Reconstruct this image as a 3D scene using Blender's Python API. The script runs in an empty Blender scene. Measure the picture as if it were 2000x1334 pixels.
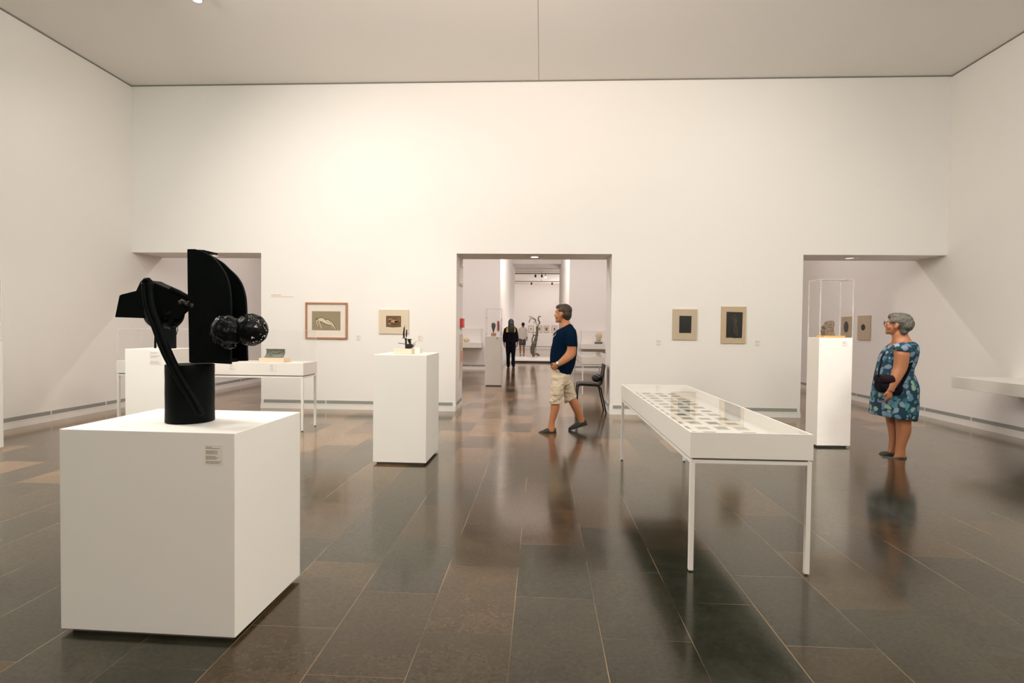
import bpy, bmesh, math, random
from mathutils import Vector, Matrix, noise
random.seed(7)
S = bpy.context.scene
COL = S.collection

# ------------------------------------------------------------------ camera
F_PX, YAW, PITCH, ROLL, EYE = 1088.4, -0.0515, -0.0237, 0.0105, 1.3787
def cam_axes():
    cy, sy, cp, sp, cr, sr = math.cos(YAW), math.sin(YAW), math.cos(PITCH), math.sin(PITCH), math.cos(ROLL), math.sin(ROLL)
    fwd = Vector((sy*cp, cy*cp, sp)); right = Vector((cy, -sy, 0)); up = right.cross(fwd)
    return cr*right + sr*up, -sr*right + cr*up, fwd
R_, U_, W_ = cam_axes()
cd = bpy.data.cameras.new('camera'); cam = bpy.data.objects.new('camera', cd); COL.objects.link(cam)
cd.sensor_width = 36; cd.lens = F_PX*36/2000; cd.clip_start = .05; cd.clip_end = 200
m = Matrix((R_, U_, -W_)).transposed().to_4x4(); m.translation = Vector((0, 0, EYE)); cam.matrix_world = m
S.camera = cam
def at(px, py, Y):
    """world point on the plane y=Y seen at photo position px,py"""
    d = W_ + (px-1000)/F_PX*R_ - (py-667)/F_PX*U_
    t = Y/d.y
    return Vector((d.x*t, Y, EYE + d.z*t))

# ------------------------------------------------------------------ world + exposure
w = bpy.data.worlds.new('world'); S.world = w; w.use_nodes = True
w.node_tree.nodes['Background'].inputs[0].default_value = (.6, .62, .6, 1)
w.node_tree.nodes['Background'].inputs[1].default_value = .05
S.view_settings.view_transform = 'Standard'; S.view_settings.look = 'None'
S.view_settings.exposure = -0.34; S.view_settings.gamma = 1; S.view_settings.use_curve_mapping = False
S.cycles.max_bounces = 10; S.cycles.diffuse_bounces = 6; S.cycles.transparent_max_bounces = 24
S.cycles.sample_clamp_indirect = 6

# ------------------------------------------------------------------ room numbers
XL, XR, D1, D2, H, HO = -6.9, 6.336, 9.09, 9.83, 5.374, 2.592
O1, DL, DR, O3 = -4.67, -1.39, 1.133, 4.144      # pier edges
R2, R3, R4, H4 = 18.5, 27.0, 39.0, 4.47
PL, PR = -1.375, 0.93                            # passage walls
YB = -4.5

# ------------------------------------------------------------------ lights
WARM = (1.0, .90, .85); NEUT = (1.0, .95, .88); COOL = (.22, 1.0, .80)
def area(name, loc, target, sx, sy, power, col):
    l = bpy.data.lights.new(name, 'AREA'); l.shape = 'RECTANGLE'; l.size = sx; l.size_y = sy; l.energy = power; l.color = col
    o = bpy.data.objects.new(name, l); COL.objects.link(o); o.location = loc
    o.rotation_euler = (Vector(target)-Vector(loc)).to_track_quat('-Z', 'Y').to_euler(); return o
def spot(name, loc, target, power, col, deg, blend=.8, r=.06):
    l = bpy.data.lights.new(name, 'SPOT'); l.energy = power; l.color = col; l.spot_size = math.radians(deg); l.spot_blend = blend; l.shadow_soft_size = r
    o = bpy.data.objects.new(name, l); COL.objects.link(o); o.location = loc
    o.rotation_euler = (Vector(target)-Vector(loc)).to_track_quat('-Z', 'Y').to_euler(); return o
# wall washing spots on the ceiling track of the front room
for x, p in ((-5.4, 84), (-3.2, 190), (-1.0, 22), (1.2, 24), (3.4, 84), (5.4, 10)):
    spot('wall_wash_light', (x, 6.1, 5.2), (x*1.0, 9.09, 1.3), p, WARM, 125, 1.0, .05)
# added fill lights, out of frame, standing in for bounce and room light
area('front_fill_light', (1.6, -3.2, 4.6), (.9, 6.5, 1.2), 3.6, 2.0, 240, (1.0, .88, .77))
area('overhead_fill_light', (-.2, 1.5, 5.3), (-.2, 4.5, 0), 3.0, 2.0, 25, NEUT)  # unseen area light added to lift the ambient level
area('ceiling_bounce_fill', (-.2, 2.6, 3.3), (-.2, 5.6, 6.6), 2.4, .8, 84, (1.0, .85, .75)).data.spread = 1.75  # added uplight in mid air, imitates bounce on the ceiling
area('side_fill_light', (5.0, 2.6, 4.7), (-2.4, 3.2, .1), 1.2, 2.0, 260, (1.0, .90, .81))
area('side_fill_light', (-5.0, 3.6, 4.7), (1.4, 4.2, .3), 1.2, 2.0, 370, (1.0, .90, .81))
area('teal_side_fill', (5.0, 1.6, 5.1), (6.4, 4.4, 1.5), 1.0, 2.0, 34, COOL)  # this pair is added to tint the near side walls teal
area('teal_side_fill', (-5.2, 1.6, 5.1), (-6.9, 4.6, 1.5), 1.0, 2.0, 52, COOL)
# accent spots
spot('accent_light', (-1.4, 3.6, 5.2), (-1.7, 2.7, .9), 150, NEUT, 26, .5, .05)
spot('accent_light', (-.2, 1.6, 5.2), (-1.7, 2.7, .9), 45, NEUT, 24, .5, .05)
spot('accent_light', (-1.2, 4.4, 5.2), (-1.4, 5.9, 1.1), 110, WARM, 22, .6, .05)
spot('accent_light', (2.9, 3.4, 5.2), (3.5, 6.9, .8), 1050, WARM, 16, .5, .05)
spot('accent_light', (-4.2, 4.0, 5.2), (-4.4, 6.3, .9), 260, WARM, 22, .6, .05)
spot('accent_light', (-5.0, 3.2, 5.2), (-6.0, 5.5, .9), 200, WARM, 18, .6, .05)
spot('accent_light', (-1.0, 6.3, 5.2), (-2.1, 9.09, 1.5), 110, WARM, 30, 1, .05)
# second room
for x, p in ((-5.2, 300), (-2.4, 330), (0, 330), (2.6, 300), (5.0, 220)):
    spot('second_room_light', (x, 12.6, 5.2), (x, 10.2, .2), p*.85, WARM, 120, 1, .03)
    spot('second_room_wash_light', (x, 14.6, 5.2), (x, 18.5, 1.6), p*.86, WARM, 100, 1, .05)
area('second_room_fill_light', (0, 13.5, 5.32), (0, 13.5, 0), 9, 1.5, 130, WARM)  # added unseen area light filling the second room
spot('passage_fill_spot', (-.2, 14.8, 5.2), (-.2, 24, 1.2), 900, WARM, 26, .8, .06)  # added spot lifting the passage, set where its reflection stays hidden
area('passage_fill_light', (-.2, 18.8, 4.6), (-.2, 25.5, 1.6), 1.6, 1.2, 130, WARM)  # added unseen light, facing away so the floor mirrors only its back
area('far_room_fill_light', (3.6, 32.0, 4.3), (-.4, 39, 1.6), 1.5, 1.5, 230, WARM)  # added pair beside the view to brighten the far room
area('far_room_fill_light', (-4.0, 32.0, 4.3), (0, 39, 1.6), 1.5, 1.5, 230, WARM)
area('soffit_fill_light', (3.2, 37.5, 1.2), (-.4, 28.5, 4.5), 1.5, 1.0, 420, WARM)  # added upward light, out of view, brightening the passage soffit

# ------------------------------------------------------------------ materials
MATS = {}
def mat(name, col, rough=.6, metal=0, noise_amt=.03, scale=8, bump=0, emit=0, spec=.5, alpha=1):
    if name in MATS: return MATS[name]
    mt = bpy.data.materials.new(name); mt.use_nodes = True; n = mt.node_tree.nodes; l = mt.node_tree.links
    b = n['Principled BSDF']; b.inputs['Roughness'].default_value = rough; b.inputs['Metallic'].default_value = metal
    b.inputs['Specular IOR Level'].default_value = spec
    tc = n.new('ShaderNodeTexCoord'); nz = n.new('ShaderNodeTexNoise'); nz.inputs['Scale'].default_value = scale; nz.inputs['Detail'].default_value = 4
    l.new(tc.outputs['Object'], nz.inputs['Vector'])
    r = n.new('ShaderNodeMix'); r.data_type = 'RGBA'
    c0 = [max(0, c*(1-noise_amt)) for c in col[:3]]+[1]; c1 = [min(1, c*(1+noise_amt)) for c in col[:3]]+[1]
    r.inputs[6].default_value = c0; r.inputs[7].default_value = c1
    l.new(nz.outputs['Fac'], r.inputs[0]); l.new(r.outputs[2], b.inputs['Base Color'])
    if bump:
        bp = n.new('ShaderNodeBump'); bp.inputs['Strength'].default_value = bump; bp.inputs['Distance'].default_value = .01
        l.new(nz.outputs['Fac'], bp.inputs['Height']); l.new(bp.outputs[0], b.inputs['Normal'])
    if emit:
        l.new(r.outputs[2], b.inputs['Emission Color']); b.inputs['Emission Strength'].default_value = emit
    MATS[name] = mt; return mt
def glass_mat(name='clear_glass', refl=1.0, tint=(1, 1, 1), haze=.0, ior=1.45):
    if name in MATS: return MATS[name]
    mt = bpy.data.materials.new(name); mt.use_nodes = True; n = mt.node_tree.nodes; l = mt.node_tree.links
    n.clear(); out = n.new('ShaderNodeOutputMaterial'); tr = n.new('ShaderNodeBsdfTransparent'); gl = n.new('ShaderNodeBsdfGlossy')
    tr.inputs[0].default_value = (*tint, 1); gl.inputs['Roughness'].default_value = .0
    fr = n.new('ShaderNodeFresnel'); fr.inputs[0].default_value = ior
    mm = n.new('ShaderNodeMath'); mm.operation = 'MULTIPLY'; mm.inputs[1].default_value = refl; ge = n.new('ShaderNodeNewGeometry'); inv = n.new('ShaderNodeMath'); inv.operation = 'SUBTRACT'; inv.inputs[0].default_value = 1; l.new(ge.outputs['Backfacing'], inv.inputs[1]); m0 = n.new('ShaderNodeMath'); m0.operation = 'MULTIPLY'; l.new(fr.outputs[0], m0.inputs[0]); l.new(inv.outputs[0], m0.inputs[1]); l.new(m0.outputs[0], mm.inputs[0])
    mx = n.new('ShaderNodeMixShader'); l.new(mm.outputs[0], mx.inputs[0]); l.new(tr.outputs[0], mx.inputs[1]); l.new(gl.outputs[0], mx.inputs[2])
    last = mx
    if haze:
        df = n.new('ShaderNodeBsdfDiffuse'); df.inputs[0].default_value = (.95, .93, .9, 1)
        m2 = n.new('ShaderNodeMixShader'); m2.inputs[0].default_value = haze; l.new(mx.outputs[0], m2.inputs[1]); l.new(df.outputs[0], m2.inputs[2]); last = m2
    l.new(last.outputs[0], out.inputs[0]); MATS[name] = mt; return mt
WALL = mat('wall_paint', (.87, .845, .82), .65, noise_amt=.012, scale=1.5, bump=.02)
CEIL = mat('ceiling_paint', (.84, .815, .785), .8, noise_amt=.012, scale=.8)
TRIM = mat('white_trim', (.85, .83, .80), .4)
GRILLE = mat('grille_grey', (.26, .27, .25), .5)
GRILLEB = mat('grille_slats', (.52, .52, .48), .45)
GAP = mat('shadow_gap', (.22, .21, .19), .8)
PLINTH = mat('plinth_white', (.86, .84, .805), .5, noise_amt=.015, scale=3)
PLB = mat('plinth_recess', (.16, .15, .14), .7)
LACQ = mat('white_lacquer', (.83, .80, .76), .35, noise_amt=.01)
BLACK = mat('black_steel', (.0022, .0036, .0036), .55, metal=0, noise_amt=.5, scale=14, bump=.3, spec=.07)
BLACKG = mat('black_hammered_steel', (.003, .0035, .0035), .3, noise_amt=.6, scale=25, bump=.6, spec=.16)
GLASS = glass_mat('vitrine_glass', .85)
GEDGE = glass_mat('glass_edge', .6, (.97, .97, .96), .22)
GTOP = glass_mat('tabletop_glass', 1.0, (.97, .98, .97), 0, 1.52)
TEXTM = mat('label_text', (.22, .19, .16), .7)
TEXTR = mat('red_text', (.62, .25, .18), .7)
CARD = mat('label_card', (.80, .75, .67), .6)
CARDW = mat('white_label_card', (.80, .765, .73), .6)

def floor_material():
    mt = bpy.data.materials.new('stone_tiles'); mt.use_nodes = True; n = mt.node_tree.nodes; l = mt.node_tree.links
    b = n['Principled BSDF']
    def mth(op, a, c=None, d=None):
        x = n.new('ShaderNodeMath'); x.operation = op
        for i, v in enumerate((a, c, d)):
            if v is None: continue
            if isinstance(v, (int, float)): x.inputs[i].default_value = v
            else: l.new(v, x.inputs[i])
        return x.outputs[0]
    g = n.new('ShaderNodeNewGeometry'); sp = n.new('ShaderNodeSeparateXYZ'); l.new(g.outputs['Position'], sp.inputs[0])
    X, Y = sp.outputs[0], sp.outputs[1]
    u = mth('DIVIDE', mth('ADD', X, .9144+40), .4); i = mth('FLOOR', u); fu = mth('FRACT', u)
    par = mth('MODULO', i, 2.0)
    v = mth('DIVIDE', mth('ADD', mth('SUBTRACT', Y, 2.83), mth('ADD', mth('MULTIPLY', par, .36), 35)), .7); j = mth('FLOOR', v); fv = mth('FRACT', v)
    du = mth('MULTIPLY', mth('MINIMUM', fu, mth('SUBTRACT', 1.0, fu)), .4); dv = mth('MULTIPLY', mth('MINIMUM', fv, mth('SUBTRACT', 1.0, fv)), .7)
    cv = n.new('ShaderNodeCombineXYZ'); l.new(i, cv.inputs[0]); l.new(j, cv.inputs[1])
    wn = n.new('ShaderNodeTexWhiteNoise'); l.new(cv.outputs[0], wn.inputs['Vector'])
    sc = n.new('ShaderNodeSeparateColor'); l.new(wn.outputs['Color'], sc.inputs[0])
    # per tile offset for the stone texture
    off = n.new('ShaderNodeVectorMath'); off.operation = 'SCALE'; l.new(wn.outputs['Color'], off.inputs[0]); off.inputs['Scale'].default_value = 30
    pos = n.new('ShaderNodeVectorMath'); pos.operation = 'ADD'; l.new(g.outputs['Position'], pos.inputs[0]); l.new(off.outputs[0], pos.inputs[1])
    nz = n.new('ShaderNodeTexNoise'); nz.inputs['Scale'].default_value = 5; nz.inputs['Detail'].default_value = 8; nz.inputs['Roughness'].default_value = .65; l.new(pos.outputs[0], nz.inputs['Vector'])
    nf = n.new('ShaderNodeTexNoise'); nf.inputs['Scale'].default_value = 55; nf.inputs['Detail'].default_value = 5; l.new(pos.outputs[0], nf.inputs['Vector'])
    cr = n.new('ShaderNodeValToRGB'); e = cr.color_ramp.elements
    lf = n.new('ShaderNodeTexNoise'); lf.inputs['Scale'].default_value = .35; lf.inputs['Detail'].default_value = 1; l.new(cv.outputs[0], lf.inputs['Vector'])
    by = n.new('ShaderNodeMapRange'); by.inputs[1].default_value = 4.2; by.inputs[2].default_value = 8.0; by.inputs[3].default_value = -.12; by.inputs[4].default_value = .50; l.new(mth('SUBTRACT', Y, mth('MULTIPLY', X, .35)), by.inputs[0])  # tan stone and brighter light towards the back left, both put into tile colour
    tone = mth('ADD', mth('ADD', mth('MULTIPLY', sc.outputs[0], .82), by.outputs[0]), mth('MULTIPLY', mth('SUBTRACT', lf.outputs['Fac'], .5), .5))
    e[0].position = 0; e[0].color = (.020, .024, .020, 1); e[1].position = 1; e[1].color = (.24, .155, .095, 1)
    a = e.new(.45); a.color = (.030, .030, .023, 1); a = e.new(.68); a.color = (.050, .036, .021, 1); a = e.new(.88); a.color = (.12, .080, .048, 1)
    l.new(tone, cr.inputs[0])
    # mottling
    k = mth('ADD', mth('MULTIPLY', nz.outputs['Fac'], 1.7), mth('MULTIPLY', nf.outputs['Fac'], 1.5)); k = mth('MAXIMUM', mth('SUBTRACT', k, .65), .3)
    ms = n.new('ShaderNodeVectorMath'); ms.operation = 'SCALE'; l.new(cr.outputs[0], ms.inputs[0]); l.new(k, ms.inputs['Scale'])
    # light specks (fossils)
    vo = n.new('ShaderNodeTexVoronoi'); vo.inputs['Scale'].default_value = 14; l.new(pos.outputs[0], vo.inputs['Vector'])
    spk = mth('LESS_THAN', vo.outputs['Distance'], mth('MULTIPLY', mth('SUBTRACT', sc.outputs[1], .25), .055))
    spk2 = mth('MULTIPLY', spk, .55)
    mx = n.new('ShaderNodeMix'); mx.data_type = 'RGBA'; l.new(spk2, mx.inputs[0]); l.new(ms.outputs[0], mx.inputs[6]); mx.inputs[7].default_value = (.26, .24, .2, 1)
    # joints: stronger on the long seams, fainter across
    ln = n.new('ShaderNodeTexNoise'); ln.inputs['Scale'].default_value = 1.3; l.new(g.outputs['Position'], ln.inputs['Vector'])
    lm = n.new('ShaderNodeMapRange'); lm.inputs[1].default_value = .40; lm.inputs[2].default_value = .62; lm.inputs[3].default_value = .12; lm.inputs[4].default_value = 1; l.new(ln.outputs['Fac'], lm.inputs[0])
    ju = mth('LESS_THAN', du, .0019); jv = mth('MULTIPLY', mth('LESS_THAN', dv, .0017), .62)
    jm = mth('MULTIPLY', mth('MAXIMUM', ju, jv), lm.outputs[0])
    mj = n.new('ShaderNodeMix'); mj.data_type = 'RGBA'; l.new(mth('MULTIPLY', jm, .85), mj.inputs[0]); l.new(mx.outputs[2], mj.inputs[6]); mj.inputs[7].default_value = (.30, .22, .14, 1)
    l.new(mj.outputs[2], b.inputs['Base Color'])
    ro = mth('ADD', .15, mth('MULTIPLY', nz.outputs['Fac'], .12)); ro = mth('ADD', ro, mth('MULTIPLY', sc.outputs[2], .04)); l.new(ro, b.inputs['Roughness'])
    b.inputs['Specular IOR Level'].default_value = .5; b.inputs['IOR'].default_value = 1.25; b.inputs['Specular Tint'].default_value = (1, .86, .68, 1); cw = mth('ADD', .55, mth('MULTIPLY', nf.outputs['Fac'], .75)); l.new(cw, b.inputs['Coat Weight']); b.inputs['Coat IOR'].default_value = 1.30; l.new(mth('ADD', .07, mth('MULTIPLY', nz.outputs['Fac'], .12)), b.inputs['Coat Roughness']); b.inputs['Coat Tint'].default_value = (1, .93, .82, 1)
    bp = n.new('ShaderNodeBump'); bp.inputs['Strength'].default_value = .05; bp.inputs['Distance'].default_value = .001
    l.new(mth('ADD', nf.outputs['Fac'], mth('MULTIPLY', nz.outputs['Fac'], 1.5)), bp.inputs['Height']); l.new(bp.outputs[0], b.inputs['Normal'])
    return mt

# ------------------------------------------------------------------ mesh helpers
ORG = {}
class MB:
    def __init__(s): s.v = []; s.f = []
    def add(s, vs, fs):
        k = len(s.v); s.v += [Vector(a) for a in vs]; s.f += [[i+k for i in f] for f in fs]; return s
    def box(s, x0, x1, y0, y1, z0, z1):
        return s.add([(x0,y0,z0),(x1,y0,z0),(x1,y1,z0),(x0,y1,z0),(x0,y0,z1),(x1,y0,z1),(x1,y1,z1),(x0,y1,z1)],
                     [(3,2,1,0),(4,5,6,7),(0,1,5,4),(1,2,6,5),(2,3,7,6),(3,0,4,7)])
    def loft(s, rings, caps=True):
        n = len(rings[0]); k = len(s.v)
        for r in rings: s.v += [Vector(p) for p in r]
        for i in range(len(rings)-1):
            for j in range(n):
                a = k+i*n+j; b_ = k+i*n+(j+1) % n
                s.f.append([a, b_, b_+n, a+n])
        if caps:
            s.f.append([k+j for j in range(n)][::-1]); s.f.append([k+(len(rings)-1)*n+j for j in range(n)])
        return s
    def tube(s, pts, rad, n=12):
        pts = [Vector(p) for p in pts]; rs = []
        if isinstance(rad, (int, float)): rad = [rad]*len(pts)
        up = None
        for i, p in enumerate(pts):
            t = (pts[min(i+1, len(pts)-1)]-pts[max(i-1, 0)]).normalized()
            if up is None: up = t.orthogonal().normalized()
            up = (up - t*up.dot(t)).normalized(); q = t.cross(up)
            rs.append([p + (up*math.cos(a)+q*math.sin(a))*rad[i] for a in [2*math.pi*j/n for j in range(n)]])
        return s.loft(rs)
    def cyl(s, p0, p1, r0, r1=None, n=24): return s.tube([p0, p1], [r0, r0 if r1 is None else r1], n)
    def ball(s, c, r, nu=20, nv=12, rot=None):
        c = Vector(c); r = (r,)*3 if isinstance(r, (int, float)) else r; rs = []
        for i in range(1, nv):
            ph = math.pi*i/nv
            ring = [Vector((r[0]*math.sin(ph)*math.cos(2*math.pi*j/nu), r[1]*math.sin(ph)*math.sin(2*math.pi*j/nu), r[2]*math.cos(ph))) for j in range(nu)]
            rs.append([c+(rot @ p if rot else p) for p in ring])
        k = len(s.v); s.loft(rs, False)
        t = Vector((0, 0, r[2])); s.v += [c+(rot @ t if rot else t), c-(rot @ t if rot else t)]
        a = len(s.v)-2; L = k+(nv-2)*nu
        for j in range(nu): s.f.append([a, k+(j+1) % nu, k+j][::-1] if False else [a, k+j, k+(j+1) % nu]); s.f.append([a+1, L+(j+1) % nu, L+j])
        return s
    def prism(s, pts, d):
        """closed outline pts (3D, planar) extruded by vector d"""
        d = Vector(d); pts = [Vector(p) for p in pts]; n = len(pts); k = len(s.v)
        s.v += pts + [p+d for p in pts]
        s.f.append([k+i for i in range(n)]); s.f.append([k+n+i for i in range(n)][::-1])
        for i in range(n): j = (i+1) % n; s.f.append([k+i, k+n+i, k+n+j, k+j])
        return s
    def xf(s, M_):
        s.v = [M_ @ p for p in s.v]; return s
    def build(s, name, m, parent=None, smooth=False, bevel=0, origin=None, label=None, cat=None, group=None, kind=None, remesh=0, smooth_it=0, disp=None, seg=2):
        me = bpy.data.meshes.new(name)
        if origin is None:
            if parent is not None: origin = ORG[parent.name]
            else:
                xs = [p.x for p in s.v]; ys = [p.y for p in s.v]; zs = [p.z for p in s.v]
                origin = Vector(((min(xs)+max(xs))/2, (min(ys)+max(ys))/2, min(zs)))
        origin = Vector(origin)
        me.from_pydata([p-origin for p in s.v], [], s.f); me.update()
        bm = bmesh.new(); bm.from_mesh(me); bmesh.ops.recalc_face_normals(bm, faces=bm.faces); bm.to_mesh(me); bm.free()
        o = bpy.data.objects.new(name, me); COL.objects.link(o)
        if remesh:
            r = o.modifiers.new('r', 'REMESH'); r.mode = 'VOXEL'; r.voxel_size = remesh
            if smooth_it:
                q = o.modifiers.new('s', 'SMOOTH'); q.factor = .5; q.iterations = smooth_it
            dg = bpy.context.evaluated_depsgraph_get(); ne = bpy.data.meshes.new_from_object(o.evaluated_get(dg)); o.modifiers.clear()
            o.data = ne; bpy.data.meshes.remove(me); me = ne; me.name = name
            if disp:
                nr = [v.normal.copy() for v in me.vertices]
                for v, nn in zip(me.vertices, nr): v.co += nn*disp(v.co+origin)
                me.update()
            smooth = True
        me.materials.clear(); me.materials.append(m)
        if smooth: me.polygons.foreach_set('use_smooth', [True]*len(me.polygons)); me.update()
        if bevel:
            b = o.modifiers.new('b', 'BEVEL'); b.width = bevel; b.segments = seg; b.limit_method = 'ANGLE'; b.angle_limit = math.radians(40)
        if parent is not None:
            o.parent = parent; po = ORG[parent.name]; o.location = origin-po
        else: o.location = origin
        ORG[o.name] = origin
        tag(o, label, cat, group, kind); return o
def tag(o, label=None, cat=None, group=None, kind=None):
    for k, v in (('label', label), ('category', cat), ('group', group), ('kind', kind)):
        if v: o[k] = v
def thing(name, label, cat, loc, group=None):
    o = bpy.data.objects.new(name, None); COL.objects.link(o); o.empty_display_size = .1; o.location = loc; ORG[o.name] = Vector(loc)
    tag(o, label, cat, group); return o
def struct(name, mb, m, **k): return mb.build(name, m, kind='structure', origin=(0, 0, 0), **k)

def arc_s(pts, n=5):
    """Catmull-Rom resample of an open 2D/3D polyline"""
    P = [Vector(p) for p in pts]; out = []
    for i in range(len(P)-1):
        p0, p1, p2, p3 = P[max(i-1, 0)], P[i], P[i+1], P[min(i+2, len(P)-1)]
        for k in range(n):
            t_ = k/n; out.append(.5*((2*p1)+(p2-p0)*t_+(2*p0-5*p1+4*p2-p3)*t_*t_+(3*p1-p0-3*p2+p3)*t_**3))
    out.append(P[-1]); return out

# ------------------------------------------------------------------ the setting
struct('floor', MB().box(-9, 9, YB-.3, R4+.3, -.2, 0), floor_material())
struct('ceiling', MB().box(XL-.3, XR+.3, YB-.3, R3+.05, H, H+.2).box(-9, 9, R3+2, R4+.3, H4, H4+.2), CEIL)
struct('wall_left', MB().box(XL-.3, XL, YB-.3, R2+.2, 0, H), WALL)
struct('wall_right', MB().box(XR, XR+.3, YB-.3, R2+.2, 0, H), WALL)
struct('wall_rear', MB().box(XL, XR, YB-.3, YB, 0, H), WALL)
struct('wall_middle', MB().box(O1, DL, D1, D2, 0, HO).box(DR, O3, D1, D2, 0, HO).box(XL, XR, D1, D2, HO, H), WALL)
struct('wall_second', MB().box(XL, PL, R2, R3, 0, H).box(PR, XR, R2, R3, 0, H), WALL)
struct('wall_passage', MB().box(PL-.2, PR+.2, R3+.001, R3+2, 4.5, H), WALL)
struct('wall_far', MB().box(-9, 9, R4, R4+.3, 0, H4).box(-9, -8.7, R3, R4, 0, H4).box(8.7, 9, R3, R4, 0, H4).box(-9, PL, R3, R3+2, 0, H4).box(PR, 9, R3, R3+2, 0, H4), WALL)
# dark shadow gap between walls and ceiling, and the seam in the ceiling
g = MB().box(XL, XR, D1-.012, D1, H-.015, H-.002).box(XL, XL+.012, YB, D1, H-.015, H-.002).box(XR-.012, XR, YB, D1, H-.015, H-.002)
struct('trim_1', g, GAP)
struct('trim_2', MB().box(-.085, -.077, YB, D1, H-.0015, H+.01), mat('seam_grey', (.35, .33, .30), .8))
# base of the walls: white board with a ventilation grille above it
TN = [3]
def base_run(side, x0, x1, y0, y1, nx, ny):
    """grille and baseboard on a wall face running from (x0,y0) to (x1,y1), normal (nx,ny) into the room"""
    L = math.hypot(x1-x0, y1-y0); ux, uy = (x1-x0)/L, (y1-y0)/L
    def bx(mb, a, b, d0, d1, z0, z1):
        P = [(x0+ux*q+nx*d, y0+uy*q+ny*d) for q, d in ((a, d0), (b, d0), (b, d1), (a, d1))]
        mb.add([(*p, z0) for p in P]+[(*p, z1) for p in P], [(3,2,1,0),(4,5,6,7),(0,1,5,4),(1,2,6,5),(2,3,7,6),(3,0,4,7)])
    g0, g1 = .092, .146
    dk = MB(); bx(dk, .04, L-.04, .0005, .003, g0, g1)
    sl = MB()
    for k in range(4): z = g0+.006+k*.013; bx(sl, .04, L-.04, .002, .008, z, z+.005)
    wh = MB(); bx(wh, 0, L, .0005, .012, 0, .068); bx(wh, 0, L, .0005, .009, .076, g0-.001)
    n = max(1, round(L/1.0))
    for k in range(n+1):
        a = .04+(L-.08)*k/n; bx(wh, a-.008, a+.008, .001, .010, g0, g1)
    struct('baseboard_'+side, wh, TRIM); struct('trim_%d' % TN[0], dk, GRILLE); struct('trim_%d' % (TN[0]+1), sl, GRILLEB); TN[0] += 2
base_run('left', XL, XL, YB, R2, 1, 0)
base_run('right', XR, XR, YB, R2, -1, 0)
base_run('middle_left', O1, DL, D1, D1, 0, -1)
base_run('middle_right', DR, O3, D1, D1, 0, -1)
base_run('jamb_left', DL, DL, D1, D2, 1, 0)
base_run('jamb_right', DR, DR, D1, D2, -1, 0)
base_run('jamb_outer_left', O1, O1, D1, D2, -1, 0)
base_run('jamb_outer_right', O3, O3, D1, D2, 1, 0)
base_run('second_left', XL, PL, R2, R2, 0, -1)
base_run('second_right', PR, XR, R2, R2, 0, -1)
base_run('far', -8.6, 8.6, R4, R4, 0, -1)

# ------------------------------------------------------------------ lamps one can see
EM = mat('lamp_lens', (1, .98, .93), .3, emit=6)
HOUS = mat('lamp_housing', (.02, .02, .02), .4)
def ceiling_lamp(loc, label, r=.07, group=None):
    t = thing('ceiling_spotlight', label, 'spotlight', loc, group)
    x, y, z = loc
    MB().cyl((x, y, z-.02), (x, y, z-.10), r, r, 32).build('housing', HOUS, t, bevel=.004)
    MB().cyl((x, y, z-.1005), (x, y, z-.106), r*.86, r*.8, 32).build('lens', EM, t)
    MB().cyl((x, y, z-.02), (x, y, z), r*.5, r*.5, 24).build('mount', HOUS, t)
    return t
ceiling_lamp((-4.16, 6.57, H), 'small round spotlight on the white ceiling at the top edge of the view', .062)
RING = mat('downlight_ring', (.8, .77, .73), .4)
for i, (x, lb) in enumerate(((-.12, 'round downlight recessed in the lintel over the middle doorway'), (5.05, 'round downlight recessed in the lintel over the right opening'), (-5.7, 'round downlight recessed in the lintel over the left opening'))):
    t = thing('recessed_downlight', lb, 'ceiling light', (x, 9.46, HO))
    MB().cyl((x, 9.46, HO-.006), (x, 9.46, HO-.0005), .15, .15, 32).build('ring', RING, t)
    MB().cyl((x, 9.46, HO-.009), (x, 9.46, HO-.0062), .06, .06, 32).build('lens', EM if i == 0 else mat('dim_lens', (.95, .9, .8), .4, emit=.9), t)

# ------------------------------------------------------------------ plinths
def rotz_box(cx, cy, a, w, d, z0, z1, ins=0):
    mb = MB().box(-w/2+ins, w/2-ins, -d/2+ins, d/2-ins, z0, z1)
    return mb.xf(Matrix.Translation((cx, cy, 0)) @ Matrix.Rotation(a, 4, 'Z'))
def text_lines(mb, rows, x0, z1, w, rowh, y, th=.0006, lh=.5, rng=None):
    """rows of tiny unreadable word marks on a front face at y"""
    rng = rng or random.Random(3)
    z = z1
    for r in rows:
        x = x0; end = x0+w*r
        while x < end-.002:
            ww = min(end-x, rng.uniform(.006, .018)*w/.1); mb.box(x, x+ww, y-th, y, z-rowh*lh, z); x += ww+.0022*w/.1
        z -= rowh
    return mb
PALET = mat('pale_text', (.45, .41, .37), .7)
def plinth(cx, cy, a, w, d, top, label, card=None, m=PLINTH, tm=TEXTM):
    t = thing('plinth', label, 'plinth', (cx, cy, 0))
    rotz_box(cx, cy, a, w, d, .022, top).build('body', m, t, bevel=.003)
    rotz_box(cx, cy, a, w, d, 0, .022, .03).build('base', PLB, t)
    if card:
        u, z1, cw, ch, rows, cm = card      # u = distance from left edge of the front face
        M_ = Matrix.Translation((cx, cy, 0)) @ Matrix.Rotation(a, 4, 'Z')
        x0 = -w/2+u; y = -d/2-.0005
        c = MB().box(x0, x0+cw, y-.0012, y, z1-ch, z1).xf(M_).build('label_card', cm, t)
        text_lines(MB(), rows, x0+cw*.08, z1-ch*.1, cw*.84, ch*.86/len(rows), y-.0013, lh=.42).xf(M_).build('text', tm, c)
    return t
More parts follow.
